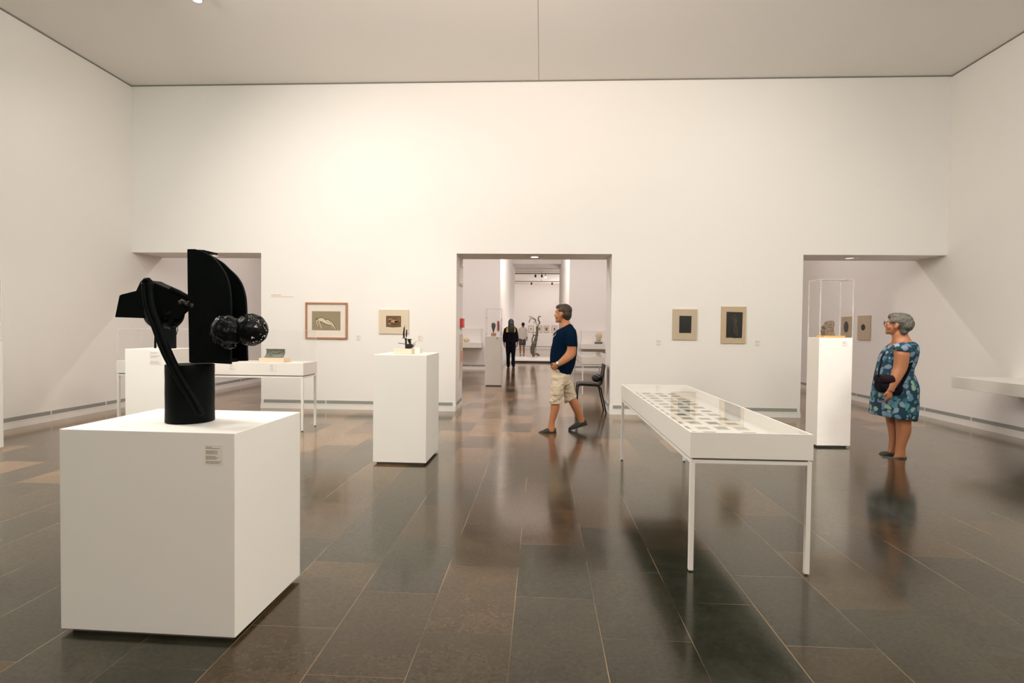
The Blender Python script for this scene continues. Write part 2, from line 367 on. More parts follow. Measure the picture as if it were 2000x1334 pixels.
plinth(-1.706, 2.643, -.023, .807, .622, .914, 'large white block plinth in the foreground carrying the black steel sculpture',
       (.672, .862, .083, .086, [.38, .9, 0, .75, .75, .75, 0, .62, .82, .66, 0, 1, .9], CARD))
plinth(-1.397, 5.805, -.011, .539, .638, 1.101, 'white plinth in mid room carrying the small dark model on a cream block')
plinth(3.487, 6.924, .046, .395, .27, 1.306, 'tall narrow brightly lit white plinth beside the woman in the blue dress',
       (.27, 1.27, .07, .07, [.7, .5, .8, 0, .6], CARDW), mat('plinth_cream', (.87, .835, .78), .5), PALET)
plinth(-4.45, 6.32, 0, .50, .50, 1.10, 'white plinth behind the black steel sculpture, in front of the long table case',
       (.29, 1.075, .14, .15, [.7, 0, .9, .6, 0, 0, .8, .9], CARDW), tm=PALET)
plinth(-6.105, 5.525, 0, .50, .50, 1.17, 'white plinth at the far left edge of the view by the left wall')
plinth(-1.125, 13.35, 0, .385, .36, 1.185, 'tall white plinth in the next room carrying the dark leaf shaped stone',
       (.26, 1.16, .06, .06, [.7, .9, .5], CARDW))

# glass covers
def glass_cover(cx, cy, a, w, d, z0, z1, label, edge=.004, nm='glass_cover', group=None):
    t = thing(nm, label, 'glass cover', (cx, cy, z0), group); th = .006
    M_ = Matrix.Translation((cx, cy, 0)) @ Matrix.Rotation(a, 4, 'Z')
    z0 += .001
    for q in ((-w/2, w/2, -d/2, -d/2+th), (-w/2, w/2, d/2-th, d/2), (-w/2, -w/2+th, -d/2+th, d/2-th), (w/2-th, w/2, -d/2+th, d/2-th)):
        # single sheet per pane: a quad is closed by its edges below
        MB().box(q[0], q[1], q[2], q[3], z0, z1-th).xf(M_).build('side_pane', GLASS, t)
    MB().box(-w/2, w/2, -d/2, d/2, z1-th, z1).xf(M_).build('top_pane', GLASS, t)
    mb = MB(); e = edge
    for sx in (-1, 1):
        for sy in (-1, 1):
            x, y = sx*(w/2-e/2), sy*(d/2-e/2); mb.box(x-e*.8, x+e*.8, y-e*.8, y+e*.8, z0, z1)
    for sy in (-1, 1): mb.box(-w/2, w/2, sy*(d/2-e/2)-e*.7, sy*(d/2-e/2)+e*.7, z1-e*1.5, z1+.0005)
    for sx in (-1, 1): mb.box(sx*(w/2-e/2)-e*.7, sx*(w/2-e/2)+e*.7, -d/2, d/2, z1-e*1.5, z1+.0005)
    mb.xf(M_).build('polished_edges', GEDGE, t)
    return t
glass_cover(3.487, 6.924, .046, .392, .268, 1.306, 2.0, 'tall clear glass cover on the bright narrow plinth, over the brown carved stone', .006)
glass_cover(-6.11, 5.52, 0, .49, .49, 1.17, 1.84, 'clear glass cover on the plinth at the far left edge of the view')
glass_cover(-1.125, 13.35, 0, .37, .34, 1.185, 1.84, 'clear glass cover over the dark leaf shaped stone in the next room')

# ------------------------------------------------------------------ table cases
def table_case(x0, x1, y0, y1, top, hb, label, leg=.026, solid_top=False, name='display_table'):
    t = thing(name, label, 'display table', ((x0+x1)/2, (y0+y1)/2, 0)); bz = top-hb
    wl = .012
    if solid_top: MB().box(x0, x1, y0, y1, bz, top).build('box', LACQ, t, bevel=.003)
    else:
        b = MB().box(x0, x1, y0, y1, bz, bz+.02)
        b.box(x0, x1, y0, y0+wl, bz+.02, top).box(x0, x1, y1-wl, y1, bz+.02, top).box(x0, x0+wl, y0+wl, y1-wl, bz+.02, top).box(x1-wl, x1, y0+wl, y1-wl, bz+.02, top)
        b.build('box', LACQ, t)
        MB().box(x0+wl, x1-wl, y0+wl, y1-wl, top-.075, top-.068).build('lining', mat('case_lining', (.86, .84, .81), .6), t)
        MB().add([(x0+wl, y0+wl, top-.001), (x1-wl, y0+wl, top-.001), (x1-wl, y1-wl, top-.001), (x0+wl, y1-wl, top-.001)], [(0, 1, 2, 3)]).build('glass_top', GTOP, t)
    f = MB(); z1 = bz-.012; z0 = z1-leg*.75; e = .004
    for a, b_ in ((y0+e, y0+e+leg), (y1-e-leg, y1-e)): f.box(x0+e, x1-e, a, b_, z0, z1)
    for a, b_ in ((x0+e, x0+e+leg), (x1-e-leg, x1-e)): f.box(a, b_, y0+e+leg, y1-e-leg, z0, z1)
    f.build('frame', LACQ, t, bevel=.0015)
    MB().box(x0+.02, x1-.02, y0+.02, y1-.02, z1, bz).build('spacer', PLB, t)
    for a in (x0+e, x1-e-leg):
        for b_ in (y0+e, y1-e-leg):
            lg = MB().box(a, a+leg, b_, b_+leg, .008, z0).build('leg', LACQ, t, bevel=.0015)
            MB().cyl((a+leg/2, b_+leg/2, 0), (a+leg/2, b_+leg/2, .008), leg*.35).build('foot', HOUS, lg)
    return t
tx0, tx1, ty0, ty1, ttop = .854, 1.534, 3.192, 5.92, .80
table_case(tx0, tx1, ty0, ty1, ttop, .145, 'long white glass topped display table in the right foreground')
PRN = [mat('print_grey_%d' % i, c, .6, noise_amt=.45, scale=30) for i, c in enumerate(((.16, .14, .12), (.34, .31, .27), (.24, .21, .18), (.42, .38, .33)))]
PAPER = mat('print_paper', (.62, .58, .52), .7)
rp = random.Random(5)
for r in range(13):
    for c in range(4):
        x = tx0+.055+c*.125; y = ty0+.10+r*.195; w_ = .085; h_ = .115 if (r+c) % 3 else .09
        od = ('first', 'second', 'third', 'fourth', 'fifth', 'sixth', 'seventh', 'eighth', 'ninth', 'tenth', 'eleventh', 'twelfth', 'thirteenth')
        t = thing('photographic_print', 'grey print under the display table glass, %s row from the near end, %s from left' % (od[r], ('first', 'second', 'third', 'fourth')[c]), 'print', (x+w_/2, y+h_/2, ttop-.068), 'prints under the glass of the display table')
        z = ttop-.0678
        MB().box(x, x+w_, y, y+h_, z, z+.0015).build('paper', PAPER, t)
        MB().box(x+.008, x+w_-.008, y+.010, y+h_-.010, z+.0016, z+.0021).build('image', PRN[rp.randrange(4)], t)
# long table case at the left
lx0, lx1, ly0, ly1, ltop = -5.62, -3.085, 7.10, 7.55, .895
table_case(lx0, lx1, ly0, ly1, ltop, .165, 'long white table case by the left opening, behind the plinths', leg=.03, solid_top=True)
glass_cover((lx0+lx1)/2, (ly0+ly1)/2, 0, lx1-lx0-.02, ly1-ly0-.02, ltop, 1.325, 'low wide glass cover on the long white table case at the left')
for cx_, lb in ((-3.49, 'small white label on the front of the left table case below the grey relief'), (-4.03, 'small white label on the left table case, just right of the black sculpture')):
    t = thing('wall_label', lb, 'label', (cx_, ly0-.001, ltop-.11))
    cdm = MB().box(cx_-.045, cx_+.045, ly0-.0025, ly0-.0005, ltop-.11, ltop-.02).build('card', CARDW, t)
    text_lines(MB(), [.5, .7, .6, 0, .6, .8], cx_-.035, ltop-.028, .06, .012, ly0-.0026, lh=.3).build('text', mat('pale_text', (.45, .41, .37), .7), cdm)
# display table of the next room seen through the doorway
table_case(.86, 1.52, 11.6, 14.3, .80, .15, 'white glass topped display table in the next room behind the black chair')

# ------------------------------------------------------------------ wall shelves
t = thing('wall_shelf', 'long white display ledge cantilevered from the right wall', 'shelf', (5.96, 4.7, .655))
MB().box(5.56, XR-.001, 1.6, 7.83, .64, .79).build('ledge', LACQ, t, bevel=.003)
def wall_case(x0, x1, z0, z1, zt, label1, label2):
    MB().box(x0, x1, R2-.48, R2-.001, z0, z1).build('wall_shelf', LACQ, label=label1, cat='shelf', bevel=.003)
    glass_cover((x0+x1)/2, R2-.245, 0, x1-x0-.02, .44, z1, zt, label2)
wall_case(-3.2, -1.93, .73, .905, 1.36, 'white box shelf on the far wall of the next room, left of the doorway axis', 'low glass cover on the left box shelf of the next room')
wall_case(1.30, 2.5, .735, .90, 1.33, 'white box shelf on the far wall of the next room, right of the walking man', 'low glass cover over the pale stone head')
exec_parts = True

# ------------------------------------------------------------------ pictures
OAK = mat('oak_frame', (.42, .20, .10), .45, noise_amt=.25, scale=30)
MATB = mat('passepartout_cream', (.80, .735, .66), .8)
MATT = mat('passepartout_beige', (.55, .45, .33), .8)
DRAW = mat('toned_paper', (.30, .25, .16), .8, noise_amt=.12, scale=60)
LINE = mat('chalk_white', (.70, .60, .45), .8); INK = mat('ink_brown', (.09, .065, .04), .8)
def strip(mb, pts, w, y, th=.0008):
    pts = [Vector(p) for p in pts]
    for a, b_ in zip(pts[:-1], pts[1:]):
        d = (b_-a); n_ = Vector((-d.y, d.x)).normalized()*w/2
        P = [a-n_, b_-n_, b_+n_, a+n_]; mb.prism([(p.x, y, p.y) for p in P], (0, -th, 0))
def blob(mb, cx, cz, rx, rz, y, rot=0, th=.0008, n=20):
    P = []
    for k in range(n):
        a = 2*math.pi*k/n; x, z = rx*math.cos(a), rz*math.sin(a); P.append((cx+x*math.cos(rot)-z*math.sin(rot), y, cz+x*math.sin(rot)+z*math.cos(rot)))
    mb.prism(P, (0, -th, 0))
# 1 oak framed drawing
Yp = D1-.001
t = thing('framed_drawing', 'oak framed drawing of a reclining figure on toned paper with wide mat', 'picture', (-3.554, Yp, 1.168))
x0, x1, z0, z1 = -3.907, -3.20, 1.170, 1.774; fw = .026
fr = MB().box(x0, x1, Yp-.03, Yp, z1-fw, z1).box(x0, x1, Yp-.03, Yp, z0, z0+fw).box(x0, x0+fw, Yp-.03, Yp, z0+fw, z1-fw).box(x1-fw, x1, Yp-.03, Yp, z0+fw, z1-fw)
fr.build('frame', OAK, t, bevel=.002)
MB().box(x0+fw, x1-fw, Yp-.008, Yp-.002, z0+fw, z1-fw).build('mat', MATB, t)
pc = MB().box(-3.800, -3.318, Yp-.0095, Yp-.0082, 1.312, 1.628).build('drawing', DRAW, t)
def wp(pts, yy): 
    q = [at(580+x/8.333, 580+y/8.333, Yp) for x, y in pts]; return [(p.x, yy, p.z) for p in q]
def wstrip(mb, pts, w_, yy):
    q = arc_s([(p[0], p[2], 0) for p in wp(pts, yy)], 4); strip(mb, [(p.x, p.y) for p in q], w_, yy)
yy = Yp-.0097; mb = MB()
mb.prism(wp([(355, 352), (395, 340), (425, 345), (470, 375), (500, 368), (535, 385), (575, 412), (600, 452), (640, 525), (628, 528), (590, 478), (560, 458), (500, 445), (450, 425), (405, 400), (372, 395), (352, 372)], yy), (0, -.0006, 0))
mb.build('figure', LINE, pc)
mb = MB(); wstrip(mb, [(352, 372), (322, 392), (325, 432), (348, 468)], .012, yy-.0007); wstrip(mb, [(362, 392), (380, 440), (412, 512)], .014, yy-.0007); wstrip(mb, [(560, 455), (575, 490), (600, 522)], .010, yy-.0007)
mb.build('arms', LINE, pc)
mb = MB(); yy = Yp-.0110
blob(mb, *[(lambda p: (p.x, p.z))(at(580+325/8.333, 580+358/8.333, Yp))][0], .012, .014, yy)
mb.build('hair', INK, pc)
mb = MB(); yy = Yp-.0113
wstrip(mb, [(352, 350), (395, 337), (430, 343), (470, 372), (505, 365), (545, 390), (580, 415), (605, 455), (642, 528)], .008, yy)
wstrip(mb, [(370, 398), (410, 405), (450, 430), (500, 448), (558, 462), (590, 500), (600, 525)], .008, yy)
wstrip(mb, [(315, 380), (312, 425), (338, 470)], .006, yy); wstrip(mb, [(372, 398), (395, 450), (425, 515)], .006, yy); wstrip(mb, [(470, 375), (495, 405), (540, 415), (575, 450)], .005, yy)
mb.build('outline', INK, pc)
# 2 sepia photograph
def mounted(name, label, x0, x1, z0, z1, sheet, mt_, sm, extra=None, cat='picture', sheet_name='sheet', Y=Yp, th=.02):
    t = thing(name, label, cat, ((x0+x1)/2, Y, z0))
    MB().box(x0, x1, Y-th, Y, z0, z1).build('board', mt_, t, bevel=.001)
    s = MB().prism([(x, Y-th-.0002, z) for x, z in sheet], (0, -.0015, 0)).build(sheet_name, sm, t)
    if extra: extra(s, Y-th-.0019)
    return t
SEP = mat('sepia', (.13, .075, .022), .5, noise_amt=.35, scale=20)
def ex2(s, y):
    mb = MB(); blob(mb, -2.43, 1.475, .065, .025, y, -.15); blob(mb, -2.36, 1.48, .05, .02, y, .5); strip(mb, [(-2.37, 1.45), (-2.345, 1.49), (-2.33, 1.53)], .016, y); blob(mb, -2.48, 1.50, .03, .018, y, .3); blob(mb, -2.495, 1.435, .025, .009, y)
    mb.build('figure', mat('sepia_light', (.40, .22, .10), .6, noise_amt=.3, scale=25), s)
    mb = MB(); blob(mb, -2.49, 1.475, .016, .018, y-.001, 0); strip(mb, [(-2.47, 1.435), (-2.41, 1.425), (-2.36, 1.43), (-2.335, 1.46)], .009, y-.001); mb.build('shading', mat('sepia_dark', (.035, .02, .01), .6), s)
mounted('mounted_photograph', 'small sepia photograph on a wide cream board, above the middle plinth', -2.669, -2.176, 1.266, 1.665, [(-2.549, 1.381), (-2.43, 1.372), (-2.299, 1.381), (-2.299, 1.563), (-2.549, 1.563)], mat('cream_board', (.70, .60, .46), .8), SEP, ex2, sheet_name='photograph')
DARK = mat('dark_sheet', (.008, .010, .009), .35, noise_amt=.3)
mounted('mounted_dark_print', 'small plain black print on a beige board beside the doorway', 2.112, 2.498, 1.221, 1.714, [(2.216, 1.332), (2.405, 1.332), (2.409, 1.606), (2.216, 1.608)], MATT, DARK, sheet_name='print')
def ex4(s, y):
    mb = MB(); blob(mb, 3.085, 1.62, .014, .018, y); blob(mb, 3.095, 1.53, .028, .065, y, -.1); strip(mb, [(3.09, 1.47), (3.085, 1.40), (3.10, 1.32)], .022, y); strip(mb, [(3.11, 1.47), (3.13, 1.39), (3.125, 1.30)], .02, y)
    strip(mb, [(3.075, 1.58), (3.04, 1.60), (3.06, 1.54)], .012, y); strip(mb, [(3.04, 1.60), (3.02, 1.59)], .02, y)
    mb.build('figure', mat('faint_figure', (.055, .036, .018), .6, noise_amt=.5, scale=30), s)
mounted('mounted_dark_print', 'taller dark print with a faint standing figure on a tan board', 2.878, 3.265, 1.172, 1.762, [(2.955, 1.264), (3.05, 1.266), (3.08, 1.258), (3.205, 1.262), (3.212, 1.672), (2.957, 1.678)], mat('passepartout_tan', (.56, .44, .29), .8), DARK, ex4, sheet_name='print')
# two boards on the right wall of the next room
def side_board(y0, y1, z0, z1, cy, cz, ry, rz, label, m):
    t = thing('mounted_oval_print', label, 'picture', (XR-.001, (y0+y1)/2, z0))
    MB().box(XR-.021, XR-.001, y0, y1, z0, z1).build('board', MATT, t)
    P = [(XR-.0215, cy+ry*math.cos(2*math.pi*k/24), cz+rz*math.sin(2*math.pi*k/24)) for k in range(24)]
    MB().prism(P, (-.0015, 0, 0)).build('oval', m, t)
side_board(11.06, 11.48, 1.225, 1.70, 11.28, 1.47, .07, .062, 'tan board with a small black oval on the side wall, left of the woman', mat('oval_black', (.012, .010, .011), .4))
side_board(11.71, 12.08, 1.29, 1.693, 11.89, 1.48, .088, .118, 'tan board with a tall dark grey oval, seen through the glass cover', mat('oval_grey', (.045, .042, .036), .4, noise_amt=.4, scale=12))
# four small framed pictures on the far wall
BRN = mat('thin_dark_frame', (.20, .13, .09), .5)
for k, (xa, xb) in enumerate(((-.88, -.50), (-.28, .08), (.21, .57), (.76, 1.13))):
    lbs = ('leftmost small framed picture on the far wall with a tiny dark mark', 'small framed picture on the far wall behind the metal sculpture', 'small framed picture with an olive square on the far wall', 'small framed picture with dark shapes on the far wall, nearest the walking man')
    t = thing('framed_picture', lbs[k], 'picture', ((xa+xb)/2, R4-.001, 1.11), 'small framed pictures on the far wall'); Y = R4-.001; q = .02
    MB().box(xa, xb, Y-.03, Y, 1.11, 1.11+q).box(xa, xb, Y-.03, Y, 1.59-q, 1.59).box(xa, xa+q, Y-.03, Y, 1.13, 1.57).box(xb-q, xb, Y-.03, Y, 1.13, 1.57).build('frame', BRN, t)
    MB().box(xa+q, xb-q, Y-.015, Y, 1.11+q, 1.59-q).build('mat', MATB, t)
    c = (xa+xb)/2; s = (.03, .07, .09, .06)[k]; h_ = (.06, .11, .12, .11)[k]
    MB().box(c-s, c+s, Y-.018, Y-.0152, 1.35-h_, 1.35+h_).build('image', (INK, DRAW, mat('olive_sheet', (.26, .22, .10), .8), PRN[0])[k], t)
# wall labels and wall text
def wall_label(cx, cz, label, w_=.09, h_=.10, rows=(.6, .9, .5, 0, .8, .7)):
    t = thing('wall_label', label, 'label', (cx, Yp, cz-h_/2))
    c = MB().box(cx-w_/2, cx+w_/2, Yp-.002, Yp, cz-h_/2, cz+h_/2).build('card', mat('wall_card', (.83, .80, .77), .6), t)
    text_lines(MB(), rows, cx-w_*.42, cz+h_*.42, w_*.84, h_*.84/len(rows), Yp-.0021, lh=.35).build('text', mat('pale_text', (.45, .41, .37), .7), c)
wall_label(-3.009, 1.185, 'small white wall label right of the oak framed drawing'); wall_label(-1.98, 1.19, 'small white wall label right of the sepia photograph')
wall_label(1.904, 1.165, 'small white wall label left of the smaller black print'); wall_label(3.463, 1.175, 'small white wall label right of the taller dark print')
t = text_lines(MB(), [.42], -4.495, 1.897, .385, .03, Yp, th=.0008, lh=.42, rng=random.Random(1)); text_lines(t, [.99], -4.495, 1.867, .385, .03, Yp, th=.0008, lh=.30, rng=random.Random(2))
t.build('wall_text', mat('wall_text_rose', (.62, .40, .33), .7), label='two lines of tiny rose coloured wall text right of the left opening', cat='wall text')
# jamb fittings
RED = mat('alarm_red', (.62, .03, .03), .35)
t = thing('fire_alarm', 'red fire alarm box on the left side of the middle doorway', 'fire alarm', (DL, 9.6, 1.39))
MB().box(DL+.001, DL+.05, 9.52, 9.74, 1.38, 1.54).build('box', RED, t, bevel=.006)
MB().box(DL+.05, DL+.054, 9.57, 9.69, 1.43, 1.50).build('window', mat('alarm_face', (.75, .2, .18), .4), t)
t = thing('hose_cabinet', 'tall pale cabinet door set in the left side of the middle doorway', 'cabinet', (DL, 9.6, .48))
cb = MAT_CAB = mat('cabinet_pink', (.72, .60, .50), .5)
MB().box(DL+.001, DL+.012, 9.34, 9.80, .49, 1.29).build('frame', TRIM, t, bevel=.002)
MB().box(DL+.012, DL+.018, 9.37, 9.77, .52, 1.26).build('door', MAT_CAB, t)
MB().box(DL+.018, DL+.024, 9.48, 9.66, .80, .98).build('sign', mat('cabinet_sign', (.70, .28, .20), .5), t)
t = thing('wall_panel', 'small pale access panel high on the left side of the middle doorway', 'panel', (DL, 9.55, 2.12))
MB().box(DL+.001, DL+.012, 9.33, 9.78, 2.10, 2.45).build('frame', MAT_CAB, t, bevel=.002)
MB().box(DL+.012, DL+.016, 9.37, 9.74, 2.14, 2.41).build('door', TRIM, t)
MB().box(PL-.07, PL-.002, R2-.05, R2-.001, 1.30, 1.62).build('fire_alarm', mat('alarm_dark_red', (.30, .07, .06), .5), label='small dark red box on the wall edge beside the far passage', cat='fire alarm', bevel=.01)

# ------------------------------------------------------------------ big black sculpture
sc = thing('steel_sculpture', 'large black welded steel sculpture standing on the foreground plinth', 'sculpture', (-1.62, 2.62, .915))
YS = 2.60
def loop(pts, Y): return [at(x, y, Y) for x, y in pts]
# base drum
c0 = at(372, 815, YS); cxs = at(371.5, 780, YS).x; r0 = .5*(at(413.5, 780, YS).x-at(331, 780, YS).x)
zt = at(372, 711, YS).z; rings = []
for k in range(9):
    z = .915+(zt-.915)*k/8; rr = r0*(1+.005*math.sin(k*1.9)+(.01 if k == 0 else 0))
    rings.append([(cxs+rr*math.cos(a), YS+rr*math.sin(a), z) for a in [2*math.pi*j/48 for j in range(48)]])
MB().loft(rings).build('drum', BLACK, sc, smooth=False, bevel=.003)
bpy.context.view_layer.update()
for p in COL.objects[-1].data.polygons: p.use_smooth = abs(p.normal.z) < .9
YF = YS-.075
front = [(365.3, 488), (366, 486.3)]+[tuple(p) for p in arc_s([(379.7, 486.3), (395, 491), (413, 501), (427.4, 516), (440, 536), (447, 557), (450, 585), (450.5, 625)], 6)]+[(450, 711.3), (410, 709), (369, 707.7), (368, 640), (366, 560)]
MB().prism(loop(front, YF), (0, .016, 0)).build('front_plate', BLACK, sc, bevel=.002)
YR = YS+.055
rear = [(372, 488), (398.6, 488), (399, 491)]+[tuple(p) for p in arc_s([(405, 495), (431, 510.6), (447, 525), (461.6, 539.4), (472.4, 557.4), (478.7, 580.8), (480.5, 606)], 6)]+[(481, 660), (482.3, 705), (440, 706), (376, 707)]
MB().prism(loop(rear, YR), (0, .016, 0)).build('rear_plate', BLACK, sc, bevel=.002)
MB().prism(loop([(366, 486.5), (398, 488.2), (398, 491.5), (366, 489)], YF+.016), (0, YR-YF-.016, 0)).build('top_plate', BLACK, sc)
MB().prism(loop([(367.5, 520), (371.5, 520), (373.5, 706), (370, 706)], YF+.016), (0, YR-YF-.016, 0)).build('spine_plate', BLACK, sc)
MB().prism(loop([(372, 700), (440, 702), (440, 709), (372, 709)], YF+.016), (0, YR-YF-.016, 0)).build('foot_plate', BLACK, sc)
# crumpled ball
def crumple(p, f=14, a=.010): 
    q = p*f; return a*(noise.voronoi(q)[0][1]-noise.voronoi(q)[0][0]-.35)+a*.8*noise.noise(q*2.2)
bc = at(443, 646, YF-.055); br = at(443, 615, YF-.055).z-bc.z
mb = MB().ball(bc, (br*.96, br*.9, br*1.02), 56, 32)
mb.v = [p+(p-bc).normalized()*crumple(p, 20, .009) for p in mb.v]
mb.build('crumpled_ball', BLACKG, sc, smooth=True)
mb = MB().ball(at(446, 676, YF-.05), (.033, .03, .015), 24, 12); mb.v = [p+Vector((0, 0, 1))*.006*noise.noise(p*60) for p in mb.v]
mb.build('lower_lump', BLACKG, sc, smooth=True)
# openwork sphere
pc_ = at(490, 644, YF-.01); pr = .5*(at(490, 612.5, YF).z-at(490, 675.5, YF).z)
bm = bmesh.new(); bmesh.ops.create_icosphere(bm, subdivisions=5, radius=pr)
vd = (pc_-Vector((0, 0, EYE))).normalized(); vr = vd.cross(Vector((0, 0, 1))).normalized(); vu = vr.cross(vd)
rng = random.Random(11); holes = []
for k in range(22):
    a = -1.95+k*4.0/21+rng.uniform(-.06, .06); q = rng.choice((.80, .88, .93, .90))
    holes.append((q*pr*math.cos(a), q*pr*math.sin(a), rng.uniform(.045, .085)*pr))
for hx, hz, hr in ((.42, .50, .10), (.30, .22, .10), (.10, -.50, .09), (.05, .72, .07), (.55, -.28, .06), (-.10, .62, .05)): holes.append((hx*pr, hz*pr, hr*pr))
dele = []
for f_ in bm.faces:
    c = f_.calc_center_median(); c = Vector((c.dot(vr), 0, c.dot(vu)))
    for hx, hz, hr in holes:
        ang = math.atan2(c.z-hz, c.x-hx); rr = hr*(1+.45*math.cos(3*ang+hx*90))
        if math.hypot(c.x-hx, c.z-hz) < rr: dele.append(f_); break
bmesh.ops.delete(bm, geom=dele, context='FACES')
for v in bm.verts: v.co *= 1+.03*noise.noise(v.co*40)
me = bpy.data.meshes.new('openwork_ball'); bm.to_mesh(me); bm.free(); me.materials.append(BLACKG)
o = bpy.data.objects.new('openwork_ball', me); COL.objects.link(o); o.parent = sc; o.location = pc_-ORG[sc.name]
sm = o.modifiers.new('s', 'SOLIDIFY'); sm.thickness = .003
# folded plate at the left, with depth
left = [(224.2, 619.5), (233, 577), (237, 575), (265.4, 568), (274.4, 549), (280, 546), (292.4, 547.5), (301, 552), (330, 564.6), (352, 577), (366, 588), (372, 596), (366, 606), (358, 613), (350, 622), (283, 621.5)]
MB().prism(loop(left, YS-.04), (0, .016, 0)).build('wing_plate', BLACK, sc, bevel=.002)
MB().prism(loop([(285, 548), (301, 553), (330, 566), (352, 579), (366, 590), (366, 600), (340, 612), (300, 612)], YS+.06), (0, .014, 0)).build('rear_wing_plate', BLACK, sc, bevel=.002)
MB().prism(loop([(292, 547.5), (301, 552), (330, 564.6), (352, 577), (366, 588), (366, 592), (352, 581), (330, 569), (301, 556), (290, 552)], YS-.024), (0, .084, 0)).build('ridge_plate', BLACK, sc)
# torn bowl
bcx = at(321, 612, YS+.01); rb = at(358, 612, YS).x-at(321, 612, YS).x
bm = bmesh.new(); bmesh.ops.create_icosphere(bm, subdivisions=5, radius=rb*1.02)
dl = [f_ for f_ in bm.faces if f_.calc_center_median().z > .02 or (noise.noise(f_.calc_center_median()*28+Vector((3, 1, 5))) > .27 and f_.calc_center_median().x > .0) or f_.calc_center_median().z < -rb*.86+.012*noise.noise(f_.calc_center_median()*50)]
bmesh.ops.delete(bm, geom=dl, context='FACES')
for v in bm.verts: v.co *= 1+.05*noise.noise(v.co*18); v.co.y *= .7; v.co.z *= .86
me = bpy.data.meshes.new('torn_bowl'); bm.to_mesh(me); bm.free(); me.materials.append(BLACKG)
o = bpy.data.objects.new('torn_bowl', me); COL.objects.link(o); o.parent = sc; o.location = bcx-ORG[sc.name]; o.modifiers.new('s', 'SOLIDIFY').thickness = .004
MB().ball(at(335, 626, YS+.02), (.035, .03, .028), 20, 12).build('bowl_knot', BLACKG, sc, smooth=True)
# hairpin bars running down over the drum
Yb0, Yb1 = YS-.075, YS-r0-.022
path = [(281, 552), (284, 588), (292, 617), (302, 642), (315, 678), (331, 712), (350, 747), (371, 782), (386, 810)]
ctr = [at(x, y, Yb0+(Yb1-Yb0)*min(1, i/5)) for i, (x, y) in enumerate(path)]
ctr = arc_s([tuple(c) for c in ctr], 5)
rd = [.0115*(1-.35*max(0, (i/(len(ctr)-1)-.55)/.45)) for i in range(len(ctr))]
MB().tube(ctr, rd, 14).build('bar', BLACK, sc, smooth=True)
sh = [c+Vector((.027-.007*i/len(ctr), .004, .0)) for i, c in enumerate(ctr)]
rd2 = [r_*1.25 for r_ in rd]
MB().tube(sh, rd2, 14).build('bar', BLACK, sc, smooth=True)
a_, b_ = ctr[0], sh[0]
MB().tube([a_+Vector((0, 0, -.02)), a_+Vector((0, 0, .004)), a_*.7+b_*.3+Vector((0, 0, .013)), a_*.3+b_*.7+Vector((0, 0, .013)), b_+Vector((0, 0, .004)), b_+Vector((0, 0, -.02))], [.011, .0115, .012, .0125, .013, .013], 12).build('bar_bend', BLACK, sc, smooth=True)
# short pipe and weld
MB().cyl(at(333, 564, YS-.05), at(369, 582, YS-.03), .011, .011, 20).build('short_pipe', BLACK, sc, smooth=False, bevel=.001)
mb = MB(); wr = random.Random(2)
for k in range(16):
    f_ = k/15; mb.ball(at(352+26*f_+wr.uniform(-2, 2), 588+7*f_+wr.uniform(-3, 3), YS-.07), wr.uniform(.005, .011), 8, 6)
mb.build('weld', mat('weld_metal', (.05, .045, .04), .35, metal=.6, noise_amt=.5, scale=60), sc, smooth=True)

# ------------------------------------------------------------------ sculpture behind it
Yk = 6.32
t = thing('steel_sculpture', 'dark post and rod sculpture mostly hidden behind the large black one', 'sculpture', (at(325, 682, Yk).x, Yk, 1.101))
z0 = 1.101
a = at(329, 640, Yk); x_ = a.x
MB().box(at(319, 650, Yk).x, at(339.5, 650, Yk).x, Yk-.05, Yk+.05, z0, at(320, 628, Yk).z).build('post', BLACK, t, bevel=.004)
x_ = at(303, 660, Yk).x
MB().cyl((x_, Yk, z0), (x_+.01, Yk, at(303, 610, Yk).z), .012, .010).build('rod', BLACK, t)
MB().tube([at(x, y, Yk-.07) for x, y in ((340, 640), (339.5, 652), (344.5, 653.5), (347, 645), (347, 638))], .004, 8).build('wire_loop', BLACK, t)
MB().box(at(300, 660, Yk).x, at(340, 660, Yk).x, Yk-.04, Yk+.04, at(320, 628, Yk).z, at(320, 618, Yk).z).build('crossbar', BLACK, t, bevel=.004)

# ------------------------------------------------------------------ small works
BRZ = mat('dark_bronze', (.03, .028, .02), .35, metal=.4, noise_amt=.5, scale=40)
CREAM = mat('cream_block', (.72, .64, .50), .6)
# model on the middle plinth
Ym = 5.72
xa, xb = at(772, 688, Ym).x, at(807, 688, Ym).x
t = thing('small_sculpture', 'small dark metal construction on a cream block on the middle plinth', 'sculpture', ((xa+xb)/2, Ym, 1.101))
zb = 1.101+.056
MB().box(xa, xb, Ym-.07, Ym+.07, 1.1015, zb).build('block', CREAM, t, bevel=.002)
hull = [(791, 679.5), (791, 671.5), (800, 670), (804.5, 671.5), (806, 674.5), (805.5, 677.5), (801, 679.5)]
dz = Vector((0, 0, zb+.001-at(795, 679.5, Ym-.02).z))
mb = MB().prism([p+dz for p in loop(hull, Ym-.03)], (0, .06, 0)); mb.build('hull', BRZ, t, bevel=.004)
mb = MB(); 
for q in ([(791, 672), (791, 661), (793.5, 661), (794, 672)], [(799, 671), (796, 664), (797, 661.5), (801.5, 661.5), (802, 671)], [(790, 662), (790, 660.5), (803.5, 661), (803.5, 662.5)]):
    mb.prism([p+dz for p in loop(q, Ym-.02)], (0, .03, 0))
mb.build('frame', BRZ, t)
for q, nm, r_ in (([(778, 668.8), (792, 671)], 'spar', .003), ([(785.5, 658.5), (794, 660.2)], 'plank', .004)):
    MB().tube([at(x, y, Ym-.02)+dz for x, y in q], r_, 8).build(nm, BRZ, t)
